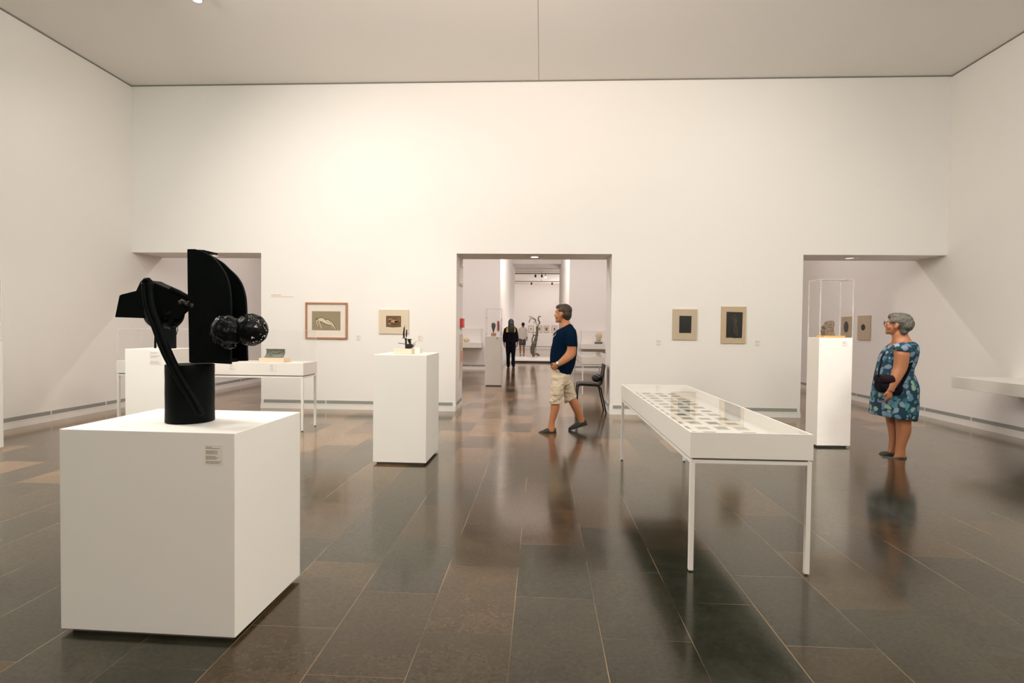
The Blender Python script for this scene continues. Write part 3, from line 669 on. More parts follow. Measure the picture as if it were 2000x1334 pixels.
MB().tube([at(x, y, Ym)+dz for x, y in ((789, 658), (788.5, 650), (789.5, 642), (789.5, 638))], [.009, .010, .008, .007], 10).build('tall_rod', BRZ, t, smooth=True)
MB().tube([at(x, y, Ym)+dz for x, y in ((790.3, 640), (790.8, 634))], [.003, .002], 6).build('tip', BRZ, t)
MB().tube([at(x, y, Ym)+dz for x, y in ((793.3, 656), (794, 649), (794.3, 642.5))], [.007, .008, .007], 10).build('short_rod', BRZ, t, smooth=True)
MB().tube([at(x, y, Ym)+dz for x, y in ((789, 658), (792, 661), (794.5, 655))], .004, 8).build('joint', BRZ, t)
mb = MB()
for q in ([(807, 677.5), (809, 672), (810.5, 668)], [(809.5, 671), (806, 668)], [(810.2, 669), (813.5, 665)], [(808.5, 674), (811.5, 671.5)]):
    mb.tube([at(x, y, Ym+.02)+dz for x, y in q], .0025, 6)
mb.build('twig', mat('pale_metal', (.30, .25, .18), .4, metal=.5), t)
# second cream block behind it
MB().box(at(806, 690, 5.95).x, at(822, 690, 5.95).x, 5.90, 6.02, 1.1015, 1.157).build('small_block', mat('ivory_block', (.78, .74, .66), .6), label='plain ivory block beside the dark construction on the middle plinth', cat='block', bevel=.002)
# relief on the table case
Yt = 7.26
xa, xb = at(512, 700, Yt).x, at(560, 700, Yt).x
t = thing('relief_tile', 'curved grey green relief on a pale block, on the left table case', 'sculpture', ((xa+xb)/2, Yt, ltop))
MB().box(xa, xb, Yt-.09, Yt+.11, ltop+.0005, ltop+.058).build('block', mat('pale_wood_block', (.80, .64, .48), .6), t, bevel=.002)
zb = ltop+.058; n_ = 24; rings = []
x0_, x1_ = at(521, 690, Yt).x, at(559, 690, Yt).x-.02; ht = .118
def rel(u, v):
    s_ = 0
    for cx, cz, rx, rz, rt, hh in ((.28, .45, .12, .10, .5, 1), (.42, .60, .14, .09, -.5, 1), (.56, .52, .13, .09, .5, 1), (.70, .62, .11, .10, .3, .9), (.36, .25, .10, .08, -.9, .8), (.2, .28, .12, .06, .6, .6)):
        dx, dz_ = u-cx, v-cz; a = dx*math.cos(rt)+dz_*math.sin(rt); b = -dx*math.sin(rt)+dz_*math.cos(rt)
        s_ = max(s_, hh*(1-(a/rx)**2-(b/rz)**2))
    return .010*math.sqrt(max(0, s_))+.002*noise.noise(Vector((u*14, v*10, 0)))
NU, NV = 60, 30; mb = MB(); vs = []
for j in range(NV+1):
    v = j/NV; bow = .022*math.sin(math.pi*v)*-1
    for i in range(NU+1):
        u = i/NU; lean = -.03*(1-v)*(1-v)
        vs.append((x0_+lean+(x1_-x0_)*u, Yt-.02-bow-.0-rel(u, v), zb+ht*v))
k = len(vs); vs += [(p[0], p[1]+.022+0*rel(0, 0), p[2]) for p in vs]
fs = []; N1 = NU+1
for j in range(NV):
    for i in range(NU):
        a = j*N1+i; fs.append((a, a+1, a+1+N1, a+N1)); fs.append((k+a, k+a+N1, k+a+1+N1, k+a+1))
for j in range(NV): 
    a = j*N1; fs.append((a, a+N1, k+a+N1, k+a)); a += NU; fs.append((a, k+a, k+a+N1, a+N1))
for i in range(NU): fs.append((i, k+i, k+i+1, i+1)); a = NV*N1+i; fs.append((a, a+1, k+a+1, k+a))
mb.add(vs, fs).build('relief', mat('relief_stone', (.15, .155, .125), .5, noise_amt=.3, scale=25), t, smooth=True)
# brown carved stone in the tall glass cover
Yq = 6.90
STN = mat('brown_stone', (.16, .115, .08), .8, noise_amt=.35, scale=35, bump=.5)
x0_, x1_ = at(1601.5, 658, Yq).x, at(1642, 658, Yq).x
t = thing('carved_stone', 'brown carved stone block on a honey coloured board inside the tall glass cover', 'sculpture', ((x0_+x1_)/2, Yq, 1.307))
MB().box(x0_, x1_, Yq-.10, Yq+.10, 1.3075, 1.33).build('board', mat('honey_wood', (.72, .40, .13), .45, noise_amt=.15, scale=20), t, bevel=.002)
ol = [(1611, 652.5), (1611, 642.5), (1613, 641.5), (1612.3, 634), (1616.5, 631), (1618.5, 626.5), (1622, 623.6), (1626, 623.2), (1629, 625), (1629.7, 629), (1629.4, 650), (1631.5, 651.5), (1631.5, 652.5)]
P = loop(ol, Yq-.05); dz = Vector((0, 0, 1.3305-P[0].z))
MB().prism([p+dz for p in P], (0, .10, 0)).build('stone', STN, t, remesh=.0035, smooth_it=3, disp=lambda p: .005*noise.noise(p*45)+.003*noise.noise(p*110))
MB().tube([at(x, y, Yq-.054)+dz for x, y in ((1620, 630), (1623, 628.5), (1626, 628), (1626.3, 632), (1624, 634), (1626.5, 637))], .0022, 6).build('carved_line', mat('pale_stone_line', (.42, .34, .26), .7), t)
# leaf stone in the next room
Yl = 13.3
t = thing('leaf_sculpture', 'dark green leaf shaped stone on a terracotta block under glass in the next room', 'sculpture', (-1.11, Yl, 1.186))
MB().box(at(959.5, 655, Yl).x, at(968.7, 655, Yl).x, Yl-.05, Yl+.05, 1.1865, 1.186+.075).build('block', mat('terracotta_block', (.50, .24, .13), .6), t, bevel=.002)
mb = MB(); rings = []; xc = at(963.8, 640, Yl).x; zz0 = 1.261
for k, (fz, r_) in enumerate(((0, .006), (.08, .012), (.25, .024), (.45, .038), (.62, .049), (.78, .052), (.9, .042), (.97, .024), (1, .006))):
    rings.append([(xc+r_*math.cos(a), Yl+r_*.45*math.sin(a), zz0+.25*fz) for a in [2*math.pi*j/20 for j in range(20)]])
MB().loft(rings).build('leaf', mat('green_stone', (.09, .095, .085), .4, noise_amt=.3, scale=18), t, smooth=True)
# straw coloured object on the left wall shelf, pale head on the right one
Y_ = 18.2
mb = MB()
for k in range(7):
    a = k*.9; mb.ball((at(911, 661, Y_).x+.06*math.cos(a), Y_+.05*math.sin(a), .906+.06+.025*math.sin(k*2)), (.045, .04, .05), 14, 8)
mb.build('shell_sculpture', mat('straw_stone', (.62, .48, .26), .6, noise_amt=.2, scale=20), remesh=.008, smooth_it=2, label='small straw coloured lump under the left glass cover of the next room', cat='sculpture', origin=(at(911, 661, Y_).x, Y_, .905))
xh = at(1169, 660, Y_).x
t = thing('head_sculpture', 'pale stone head on a dark green base under glass, right of the walking man', 'sculpture', (xh, Y_, .90))
MB().box(xh-.12, xh+.12, Y_-.08, Y_+.08, .902, .965).build('base', mat('green_marble', (.11, .12, .08), .4, noise_amt=.3), t, bevel=.003)
MB().ball((xh+.01, Y_, 1.16), (.105, .10, .125), 24, 16).ball((xh, Y_-.03, 1.07), (.075, .08, .09), 20, 12).cyl((xh, Y_, .96), (xh, Y_, 1.1), .075, .06).ball((xh-.0, Y_-.105, 1.12), (.018, .025, .035)).build('head', mat('pale_stone', (.66, .54, .36), .7, noise_amt=.15, scale=20), t, remesh=.008, smooth_it=3)

# ------------------------------------------------------------------ far platform and metal tree sculpture
t = thing('platform', 'low white platform on the floor beyond the doorway, under the metal sculpture', 'platform', (-.25, 23.4, 0))
MB().box(-1.25, .85, 22.4, 24.4, .07, .15).build('deck', PLINTH, t, bevel=.004)
MB().box(-1.18, .78, 22.5, 24.3, 0, .07).build('base', PLB, t)
Yr = 23.3
STEEL = mat('rusty_steel', (.10, .085, .065), .45, metal=.5, noise_amt=.4, scale=20)
t = thing('metal_sculpture', 'tall branching metal sculpture standing on the low white platform', 'sculpture', (at(1046, 695, Yr).x, Yr, .151))
def ctube(name, pts, rad, n=10, m=STEEL, flat=None):
    P = arc_s([tuple(at(x, y, Yr)) for x, y in pts], 4)
    R0 = [rad[0]+(rad[1]-rad[0])*i/(len(P)-1) for i in range(len(P))] if len(rad) == 2 else [rad[min(int(i/4), len(rad)-1)] for i in range(len(P))]
    return MB().tube(P, R0, n).build(name, m, t, smooth=True)
zb_ = at(1042, 697, Yr)
ctube('trunk', [(1042.5, 696.5), (1040.5, 690), (1040, 682), (1041.5, 676), (1045, 668), (1047.5, 658), (1048.5, 650), (1049, 643), (1049, 637)], [.05, .09, .10, .10, .07, .05, .035, .05, .03])
ctube('crown_post', [(1048.5, 657), (1049, 648), (1049.5, 640)], [.055, .045])
ctube('curved_branch', [(1047, 654.5), (1042.5, 656), (1039.5, 662), (1039.5, 668), (1041, 674)], [.02, .03])
ctube('foot', [(1044, 692.5), (1048, 691), (1051, 692.5), (1052.5, 695.5)], [.03, .045])
ctube('foot', [(1043.5, 693), (1043.8, 696.7)], [.02, .012]); ctube('foot', [(1049, 692), (1048.4, 696.4)], [.015, .012])
ctube('stem', [(1046, 690), (1046.5, 680), (1047, 672)], [.012, .012])
ctube('hook', [(1054.5, 630), (1052, 626), (1051.5, 621), (1053, 618.5), (1056.5, 618)], [.035, .02])
ctube('hook_stem', [(1050.5, 639), (1052, 634), (1054.5, 630), (1054, 633), (1051.5, 631)], [.015, .012])
ctube('side_rod', [(1048, 648), (1044, 650), (1041, 650)], [.01, .012]); ctube('side_rod', [(1043, 656), (1040.5, 652)], [.028, .022])
for q, r_ in (([(1033, 617.5), (1040, 622), (1047, 628), (1050, 636)], .013), ([(1033, 630), (1036, 623), (1040, 621)], .022), ([(1040.5, 621), (1046.5, 625)], .035), ([(1046.5, 625), (1045, 629.5)], .03), ([(1034, 619), (1041, 618.5)], .012), ([(1041, 629), (1049, 634)], .012)):
    ctube('branch', q, [r_, r_*.8], m=mat('rusty_branch', (.25, .17, .12), .5, metal=.4, noise_amt=.4, scale=20))
# ceiling tracks of the far room
def track(Y, z, xs, lit, label):
    t = thing('light_track', label, 'light track', (-.2, Y, z)); MB().box(-3.5, 3.5, Y-.03, Y+.03, z, z+.05).build('rail', mat('track_brown', (.18, .15, .12), .6), t)
    for x in (-2.5, 0, 2.5): MB().cyl((x, Y, z+.05), (x, Y, H4), .01).build('hanger', HOUS, t)
    for k, x in enumerate(xs):
        b = thing('track_spotlight', ('unlit' if x not in lit else 'glowing')+' spotlight hanging from the '+('near' if Y < 32 else 'far')+' ceiling track, '+('leftmost', 'second from left', 'rightmost')[k if len(xs) == 3 else (0, 2)[k]], 'spotlight', (x, Y, z-.16), 'track spotlights of the far room')
        MB().cyl((x, Y, z-.05), (x, Y-.04, z-.16), .045, .06).build('head', HOUS if x not in lit else RING, b)
        MB().cyl((x, Y, z), (x, Y, z-.05), .012).build('stem', HOUS, b)
        if x in lit: MB().ball((x, Y-.05, z-.17), .055).build('lens', EM, b, smooth=True)
track(30.6, 4.36, (-.33, .02, .22), (.22,), 'nearer ceiling light track in the far room'); track(35.0, 4.30, (-.62, .67), (), 'further ceiling light track in the far room')

# ------------------------------------------------------------------ chair
CH = mat('black_plastic', (.005, .006, .008), .45, spec=.25); CHM = mat('black_tube', (.004, .004, .005), .4, spec=.25)
Yc0, Yc1 = 9.17, 9.57
t = thing('chair', 'black stacking chair standing in the doorway against its right side', 'chair', (at(1152, 800, 9.4).x, 9.38, 0))
def cp(x, y, Y): return at(x, y, 9.35).xz.to_3d().xzy if False else Vector((at(x, y, 9.35).x, Y, at(x, y, 9.35).z))
sh_ = [(1126.5, 754), (1126.6, 750), (1128.5, 747.6), (1132, 746.8), (1140, 746.9), (1155, 748), (1166, 749.6), (1170.5, 748.5), (1173, 744), (1174.5, 736), (1177.5, 718), (1178.8, 711)]
out = arc_s([(p[0], p[1]) for p in sh_], 4); th_ = 2.2
prof = []
for i, p in enumerate(out):
    d = (out[min(i+1, len(out)-1)]-out[max(i-1, 0)]).normalized(); prof.append((p, Vector((-d.y, d.x))))
mb = MB(); rings = []
for p, n_ in prof:
    a = p; b = p+n_*th_; rings.append([cp(a.x, a.y, Yc0), cp(b.x, b.y, Yc0), cp(b.x, b.y, Yc1), cp(a.x, a.y, Yc1)])
k0 = [i for i, (p, _) in enumerate(prof) if p.x > 1169][0]
MB().loft(rings[:k0+1]).build('seat', CH, t, bevel=.003)
MB().loft([r_ for r_ in rings[k0:]]).build('backrest', CH, t, bevel=.003)
zf = 0.012
for Yy in (Yc0+.015, Yc1-.015):
    x_a = at(1126.3, 753, 9.35).x; x_f = at(1125.0, 800, 9.35).x
    MB().tube([cp(1160, 751.5, Yy), cp(1135, 750.2, Yy), cp(1129.5, 751, Yy), cp(1127.6, 755, Yy), cp(1126.9, 765, Yy), Vector((x_f, Yy, zf))], [.012]*6, 10).build('front_leg', CHM, t, smooth=True)
    xr = at(1181.3, 800, 9.35).x
    MB().tube([cp(1160, 751.5, Yy), cp(1168.5, 753, Yy), cp(1171.5, 757, Yy), Vector((min(xr, DR-.03), Yy, zf))], [.012]*4, 10).build('rear_leg', CHM, t, smooth=True)
for Yy in (Yc0+.015, Yc1-.015):
    MB().cyl((x_f, Yy, 0), (x_f, Yy, .02), .013).build('glide', HOUS, t); MB().cyl((min(xr, DR-.03), Yy, 0), (min(xr, DR-.03), Yy, .02), .013).build('glide', HOUS, t)
# black bag on the seat
bp_ = cp(1165.2, 738.5, 9.37)
mb = MB().ball(bp_, (.078, .12, .068), 32, 20)
bag = mb.build('bag', mat('black_cloth', (.008, .009, .012), .7, bump=.4, scale=30), label='round black bag lying on the seat of the black chair', cat='bag', smooth=True)
MB().tube([bp_+Vector((-.05, -.06, .065)), bp_+Vector((0, -.09, .055)), bp_+Vector((.05, -.1, .02))], .004, 8).build('zip', mat('zip_grey', (.3, .3, .3), .4), bag)

# ------------------------------------------------------------------ people
SKIN = mat('skin_tan', (.43, .175, .075), .5, noise_amt=.08, scale=20)
SKINF = mat('skin_fair', (.36, .145, .065), .5, noise_amt=.08, scale=20)
def ring(A, B, w, c, n=24, e=2.4):
    """closed cross-section between photo points A (front) and B (back) on plane y=c, half width w"""
    A, B = at(*A, c), at(*B, c); M_ = (A+B)/2; h_ = (B-A)/2; out = []
    for j in range(n):
        t_ = 2*math.pi*j/n; cs, sn = math.cos(t_), math.sin(t_)
        cs = math.copysign(abs(cs)**(2/e), cs); sn = math.copysign(abs(sn)**(2/e), sn)
        out.append(M_+h_*cs+Vector((0, w*sn, 0)))
    return out
def rloft(mb, specs, e=2.4, sub=3, n=24):
    """specs: (A, B, w, c); smooth interpolation between"""
    K = arc_s([(*s[0], *s[1], s[2]*1000, s[3]*1000) for s in specs], sub) if False else None
    P = []
    S_ = [list(s[0])+list(s[1])+[s[2], s[3]] for s in specs]
    for i in range(len(S_)-1):
        p0, p1, p2, p3 = S_[max(i-1, 0)], S_[i], S_[i+1], S_[min(i+2, len(S_)-1)]
        for k in range(sub):
            u = k/sub; P.append([.5*((2*b)+(c-a)*u+(2*a-5*b+4*c-d)*u*u+(3*b-a-3*c+d)*u**3) for a, b, c, d in zip(p0, p1, p2, p3)])
    P.append(S_[-1])
    mb.loft([ring((p[0], p[1]), (p[2], p[3]), p[4], p[5], n, e) for p in P]); return mb
def head(mb, c, fwd, pitch=0, s=1.0, female=False):
    """head with face; c = centre, fwd = facing (x,y). returns matrix"""
    f = Vector((fwd[0], fwd[1], 0)).normalized(); l_ = Vector((-f.y, f.x, 0)); u = Vector((0, 0, 1))
    M_ = Matrix((f, l_, u)).transposed().to_4x4(); M_ = Matrix.Translation(c) @ M_ @ Matrix.Rotation(-pitch, 4, 'Y') @ Matrix.Scale(s, 4)
    h = MB()
    h.ball((-.012, 0, .03), (.098, .076, .088), 32, 20); h.ball((.022, 0, -.028), (.068, .062, .082), 28, 18)
    h.ball((.035, 0, -.075), (.050, .048, .036), 24, 14); h.ball((.072, 0, -.094), (.020, .022, .018), 16, 10)
    h.tube([(.082, 0, .018), (.094, 0, -.004), (.106, 0, -.024)], [.008, .010, .0115], 10); h.ball((.098, 0, -.028), (.014, .017, .009), 12, 8)
    h.ball((.076, 0, .024), (.016, .050, .009), 20, 8)
    h.ball((.084, 0, -.054), (.012, .024, .006), 16, 8); h.ball((.082, 0, -.066), (.012, .021, .007), 16, 8)
    for sy in (-1, 1):
        h.ball((.055, sy*.042, -.03), (.028, .022, .026), 14, 10)
        h.ball((-.006, sy*.080, -.010), (.020, .012, .033), 16, 10, Matrix.Rotation(-.25, 3, 'Y')); h.ball((-.002, sy*.080, -.034), (.012, .010, .013), 12, 8)
    h.xf(M_); mb.add(h.v, h.f); return M_
def face_parts(M_, body, hair_m, iris=(.05, .03, .02)):
    W_m = mat('eye_white', (.75, .72, .68), .2); I_m = mat('iris_brown', iris, .2)
    for sy in (-1, 1):
        e = MB().ball((.074, sy*.031, .006), (.012, .014, .0095), 14, 10).xf(M_).build('eye', W_m, body, smooth=True)
        MB().ball((.0835, sy*.031, .006), (.0035, .0055, .0055), 10, 8).xf(M_).build('iris', I_m, e, smooth=True)
        MB().tube([(.090, sy*.012, .022), (.088, sy*.03, .028), (.074, sy*.05, .022)], [.003, .0035, .002], 6).xf(M_).build('eyebrow', hair_m, body)
    MB().ball((.0925, 0, -.060), (.004, .017, .0022), 12, 6).xf(M_).build('mouth', mat('lips', (.34, .12, .09), .5), body, smooth=True)
def hand(mb, wrist, fdir, pnorm, side=1, s=1.0, curl=.5):
    """palm + five fingers; fdir finger direction, pnorm palm normal (towards what it faces), side=+1 thumb on +cross"""
    f = Vector(fdir).normalized(); p = Vector(pnorm); p = (p-f*p.dot(f)).normalized(); a = f.cross(p)*side   # across, towards thumb
    w_ = Vector(wrist); L = lambda x, y, z: w_+(f*x+a*y+p*z)*s
    rs = []
    for x, hw, ht in ((-.02, .024, .020), (0, .026, .018), (.03, .036, .016), (.065, .041, .014), (.088, .040, .011)):
        rs.append([L(x, hw*math.cos(t_), ht*math.sin(t_)) for t_ in [2*math.pi*j/16 for j in range(16)]])
    mb.loft(rs)
    for k, (y, ln) in enumerate(((.029, .072), (.010, .080), (-.010, .074), (-.029, .058))):
        q = [Vector((.080, y, 0))]; ang = .15+.1*k*curl
        for seg in (.45, .32, .23):
            ang += curl*.55; q.append(q[-1]+Vector((math.cos(ang)*ln*seg, (y*.15)*seg, math.sin(ang)*ln*seg)))
        mb.tube([L(*v) for v in q], [.0098*s, .0092*s, .0085*s, .0068*s], 10); mb.ball(L(*q[-1]), .0068*s, 8, 6)
    q = [Vector((.012, .020, .004)), Vector((.038, .046, .012)), Vector((.062, .054, .022)), Vector((.082, .052, .032))]
    mb.tube([L(*v) for v in q], [.014*s, .012*s, .0105*s, .008*s], 10); mb.ball(L(*q[-1]), .008*s, 8, 6)
    return [L(.080+.0*k, y, 0) for k, y in enumerate((.029, .010, -.010, -.029))]
def wrinkle(a, f=9, z=1.0, seed=0):
    return lambda p: a*(noise.noise(Vector((p.x*f, p.y*f, p.z*f*z))+Vector((seed, 0, 0)))+.5*noise.noise(Vector((p.x*f*2.3, p.y*f*2.3, p.z*f*2.3*z))))
def hair_shell(M_, balls, m, body, amp=.004, fr=60, nm='hair', vox=.006):
    h = MB()
    for c, r_ in balls: h.ball(c, r_, 28, 18)
    h.xf(M_); return h.build(nm, m, body, remesh=vox, smooth_it=2, disp=lambda p: amp*noise.noise(Vector((p.x*fr, p.y*fr, p.z*fr*.45))))

# ---- walking man
mc = 7.47
base = at(1097, 846, mc); base.z = 0
mb = MB()
# near leg (planted, in front)
c1 = 7.36
rloft(mb, [((1086, 735), (1102, 735), .06, c1+.04), ((1081, 752), (1098, 752), .06, c1+.01), ((1077.5, 776), (1093, 776), .058, c1), ((1075.5, 790), (1093, 790), .058, c1), ((1075.8, 797), (1092.5, 797), .058, c1),
           ((1073.8, 812), (1088, 812), .048, c1), ((1071.5, 826), (1083.5, 826), .036, c1), ((1070, 836), (1084, 836), .038, c1), ((1068, 843), (1084.5, 843), .036, c1)])
# far leg (pushing off)
c2 = 7.58
rloft(mb, [((1091, 735), (1107, 735), .06, c2-.04), ((1100, 752), (1114, 747), .06, c2-.01), ((1107.5, 775), (1121, 768), .055, c2), ((1112, 788), (1128.5, 782), .060, c2), ((1117, 798), (1133, 793), .058, c2),
           ((1123.5, 810), (1137, 806), .045, c2), ((1127.5, 820), (1140, 816), .036, c2), ((1129.5, 827), (1143, 823), .037, c2)])
# trunk inside the shirt
rloft(mb, [((1086, 738), (1106, 738), .11, mc), ((1082, 700), (1119, 700), .14, mc), ((1084, 665), (1123, 665), .17, mc), ((1090, 646), (1118, 640), .13, mc), ((1094, 640), (1113, 630), .075, mc),
           ((1095.5, 634), (1112, 625), .062, mc), ((1096, 627), (1112, 617), .058, mc), ((1097, 620), (1111, 612), .055, mc)])
# near arm
ca = 7.25
rloft(mb, [((1105, 652), (1123, 646), .055, ca+.03), ((1106.5, 668), (1125, 668), .055, ca), ((1107.5, 680), (1125.3, 683), .052, ca), ((1104.5, 688), (1123, 696), .048, ca-.01), ((1098.5, 695.5), (1110.5, 706.5), .043, ca-.03),
           ((1091.5, 703), (1100, 712.5), .036, ca-.04), ((1086.5, 707), (1093, 715.5), .030, ca-.04)])
hand(mb, at(1089.2, 711.8, ca-.04), at(1076, 723, ca+.02)-at(1089, 711, ca-.04), (-.25, 1.0, -.25), side=-1, s=1.0, curl=.75)
# far arm
cb2 = 7.70
rloft(mb, [((1103, 652), (1120, 646), .055, cb2-.03), ((1105, 668), (1121, 668), .055, cb2), ((1104, 683), (1120, 688), .050, cb2), ((1094, 697), (1106, 708), .042, cb2-.03), ((1083, 708), (1090, 717), .030, cb2-.08)])
hand(mb, at(1085, 713, cb2-.09), at(1073.5, 722, cb2-.18)-at(1085, 713, cb2-.09), (-.25, -1.0, -.25), side=1, s=1.0, curl=.75)
hc = at(1098.5, 613.5, mc)
HM = head(mb, hc, (-.93, .36), .02, 1.04)
body = mb.build('person', SKIN, remesh=.0065, smooth_it=3, origin=base, label='man in navy t-shirt and beige cargo shorts walking left through the room', cat='person')
HAIRB = mat('hair_brown', (.034, .020, .010), .55, noise_amt=.6, scale=60)
face_parts(HM, body, HAIRB)
hair_shell(HM, [((-.030, 0, .050), (.096, .082, .082)), ((.018, 0, .088), (.070, .062, .038)), ((-.060, 0, .0), (.062, .074, .082)), ((-.072, 0, -.045), (.034, .056, .040)), ((.0, .066, .050), (.036, .014, .030)), ((.0, -.066, .050), (.036, .014, .030))], HAIRB, body, .005, 70)
NAVY = mat('navy_cotton', (.001, .009, .026), .95, noise_amt=.25, scale=30, spec=.08)
mb = MB()
rloft(mb, [((1094.5, 641.5), (1113.5, 632), .085, mc), ((1088.5, 645), (1118.5, 636), .15, mc), ((1084, 650), (1122.5, 643), .205, mc), ((1081, 658), (1125.5, 652), .225, mc), ((1078, 669), (1127.3, 665), .215, mc), ((1075.2, 681), (1127.5, 680), .20, mc),
           ((1074.3, 693), (1126.5, 694), .195, mc), ((1074.8, 706), (1124, 707), .19, mc), ((1077, 716), (1120.5, 719), .185, mc), ((1080.5, 723.5), (1114.5, 731.5), .175, mc)])
rloft(mb, [((1098, 646), (1120, 639), .06, ca+.05), ((1103, 652), (1125, 647), .072, ca+.02), ((1105, 664), (1127, 662), .070, ca), ((1105.5, 675.5), (1127, 677), .068, ca)])
rloft(mb, [((1098, 646), (1118, 639), .06, cb2-.05), ((1102, 652), (1122, 647), .072, cb2-.02), ((1103, 664), (1124, 662), .070, cb2), ((1103.5, 675.5), (1124, 677), .068, cb2)])
mb.build('t_shirt', NAVY, body, remesh=.009, smooth_it=4, disp=wrinkle(.008, 7, .8))
KHAKI = mat('beige_cotton', (.60, .50, .37), .9, noise_amt=.12, scale=18)
mb = MB()
rloft(mb, [((1080.5, 718), (1114, 724), .165, mc), ((1077.5, 733), (1113.5, 737), .18, mc), ((1076, 750), (1112, 750), .17, mc)])
rloft(mb, [((1077.5, 735), (1106, 735), .12, c1+.04), ((1075.5, 750), (1104, 750), .115, c1+.02), ((1074.6, 765), (1101, 764), .105, c1), ((1073.8, 778), (1098, 778), .095, c1), ((1073.6, 788.5), (1094.5, 788.5), .09, c1)])
rloft(mb, [((1088, 735), (1112, 735), .12, c2-.04), ((1094, 748), (1116, 744), .11, c2-.01), ((1099, 765), (1120.5, 757), .10, c2), ((1101.5, 778), (1123.5, 767), .092, c2), ((1103, 787), (1125.5, 776), .088, c2)])
mb.build('cargo_shorts', KHAKI, body, remesh=.009, smooth_it=3, disp=wrinkle(.016, 11, 1.9, 5))
MB().prism([at(x, y, c1-.118) for x, y in ((1080, 753), (1094, 753), (1093, 772), (1079.5, 772))], (0, .03, 0)).build('pocket', KHAKI, body, bevel=.008)
SHOE = mat('dark_sneaker', (.045, .048, .045), .8, noise_amt=1, scale=90, spec=.2); SOLE = mat('shoe_sole', (.02, .02, .02), .7); LACE = mat('grey_lace', (.26, .23, .20), .7)
def shoe(px_toe, px_heel, c, ankle, h_ank=.085, flat=False):
    T, Hh = at(*px_toe, c), at(*px_heel, c)
    ax = (T-Hh); L = ax.length; ax.normalize(); up = Vector((0, 0, 1)); up = (up-ax*up.dot(ax)).normalized(); sd = ax.cross(up)
    f = lambda x, y, z: Hh+ax*x*L+sd*y+up*z
    so = MB(); rs = []
    for x, hw in ((0, .022), (.04, .032), (.2, .036), (.45, .036), (.7, .048), (.88, .042), (.97, .026), (1.0, .012)):
        rs.append([f(x, -hw, 0), f(x, hw, 0), f(x, hw, .018), f(x, -hw, .018)])
    so.loft(rs); up_ = MB(); rs = []
    tops = ((.01, .020, .070), (.05, .031, .078), (.2, .034, .076), (.36, .036, .084), (.5, .040, .078), (.7, .046, .058), (.86, .041, .044), (.95, .027, .034), (.99, .012, .026))
    if flat: tops = ((.01, .018, .042), (.05, .029, .046), (.2, .032, .030), (.45, .036, .036), (.7, .044, .040), (.86, .038, .036), (.95, .024, .026), (.99, .010, .02))
    for x, hw, zt_ in tops:
        rs.append([f(x, hw*math.copysign(abs(math.cos(a))**.7, math.cos(a)), .012+(zt_-.012)*max(0, math.sin(a))**.6 if math.sin(a) > 0 else .012) for a in [2*math.pi*j/20 for j in range(20)]])
    up_.loft(rs); return so, up_, f
for tp, hp, cc, nm in (((1051.5, 848.3), (1087, 847.0), c1, 0), ((1110.5, 840.5), (1147.5, 829.5), c2, 1)):
    so, up_, f = shoe(tp, hp, cc, None)
    s_ = up_.build('shoe', SHOE, body, smooth=True); so.build('sole', SOLE, s_, bevel=.003)
    lm = MB()
    for k in range(5):
        x = .42+.085*k; zt_ = .086-.012*k-.003*k
        lm.tube([f(x, -.022, zt_-.012), f(x+.02, 0, zt_), f(x, .022, zt_-.012)], .003, 6)
    lm.build('laces', LACE, s_)
# watch and sunglasses
wp = at(1090.0, 711.0, ca-.04); wd = (at(1098, 702, ca-.03)-wp).normalized()
MB().tube([wp-wd*.010, wp+wd*.012], [.037, .039], 20).build('wristwatch', mat('watch_steel', (.5, .48, .45), .3, metal=.8), body)
t = thing('sunglasses', 'dark sunglasses hanging from the collar of the walking man', 'sunglasses', at(1083.5, 652, mc-.08))
for dy in (-.115, -.06):
    MB().ball(at(1083.0, 653, mc+dy)+Vector((-.012, 0, 0)), (.006, .026, .022), 16, 10, Matrix.Rotation(.5, 3, 'Y')).build('lens', mat('sunglass_lens', (.01, .01, .01), .1), t, smooth=True)
MB().tube([at(1087, 650, mc-.12), at(1085.2, 655.5, mc-.14)+Vector((-.01, 0, 0)), at(1081.5, 659.5, mc-.11)+Vector((-.012, 0, 0))], .0035, 8).build('temple', mat('sunglass_frame', (.45, .42, .38), .3, metal=.5), t)
MB().tube([at(1084.5, 649, mc-.13)+Vector((-.016, 0, 0)), at(1084, 649.5, mc-.03)+Vector((-.02, 0, 0))], .003, 8).build('bridge', mat('sunglass_frame', (.45, .42, .38), .3, metal=.5), t)

# ---- standing woman
wc = 6.38
base = at(1752, 895, wc); base.z = 0
mb = MB(); n1, n2 = 6.29, 6.47
rloft(mb, [((1746, 778), (1780, 780), .085, n1), ((1749.5, 812), (1777, 815), .078, n1), ((1751.2, 824), (1776.8, 826), .072, n1), ((1752.5, 843), (1777, 843), .066, n1), ((1751.6, 862), (1770.5, 862), .050, n1), ((1750, 876), (1767, 877), .039, n1), ((1748.5, 886), (1767.5, 887), .037, n1), ((1746, 893), (1768.5, 893), .036, n1)])
rloft(mb, [((1731, 778), (1766, 780), .085, n2), ((1732, 812), (1756, 812), .075, n2), ((1733.5, 824), (1757, 824), .070, n2), ((1736.5, 840), (1756, 840), .062, n2), ((1738, 858), (1753, 858), .048, n2), ((1736.5, 872), (1750.5, 872), .038, n2), ((1735, 879), (1750.5, 879), .036, n2), ((1733, 884), (1751, 884), .034, n2)])
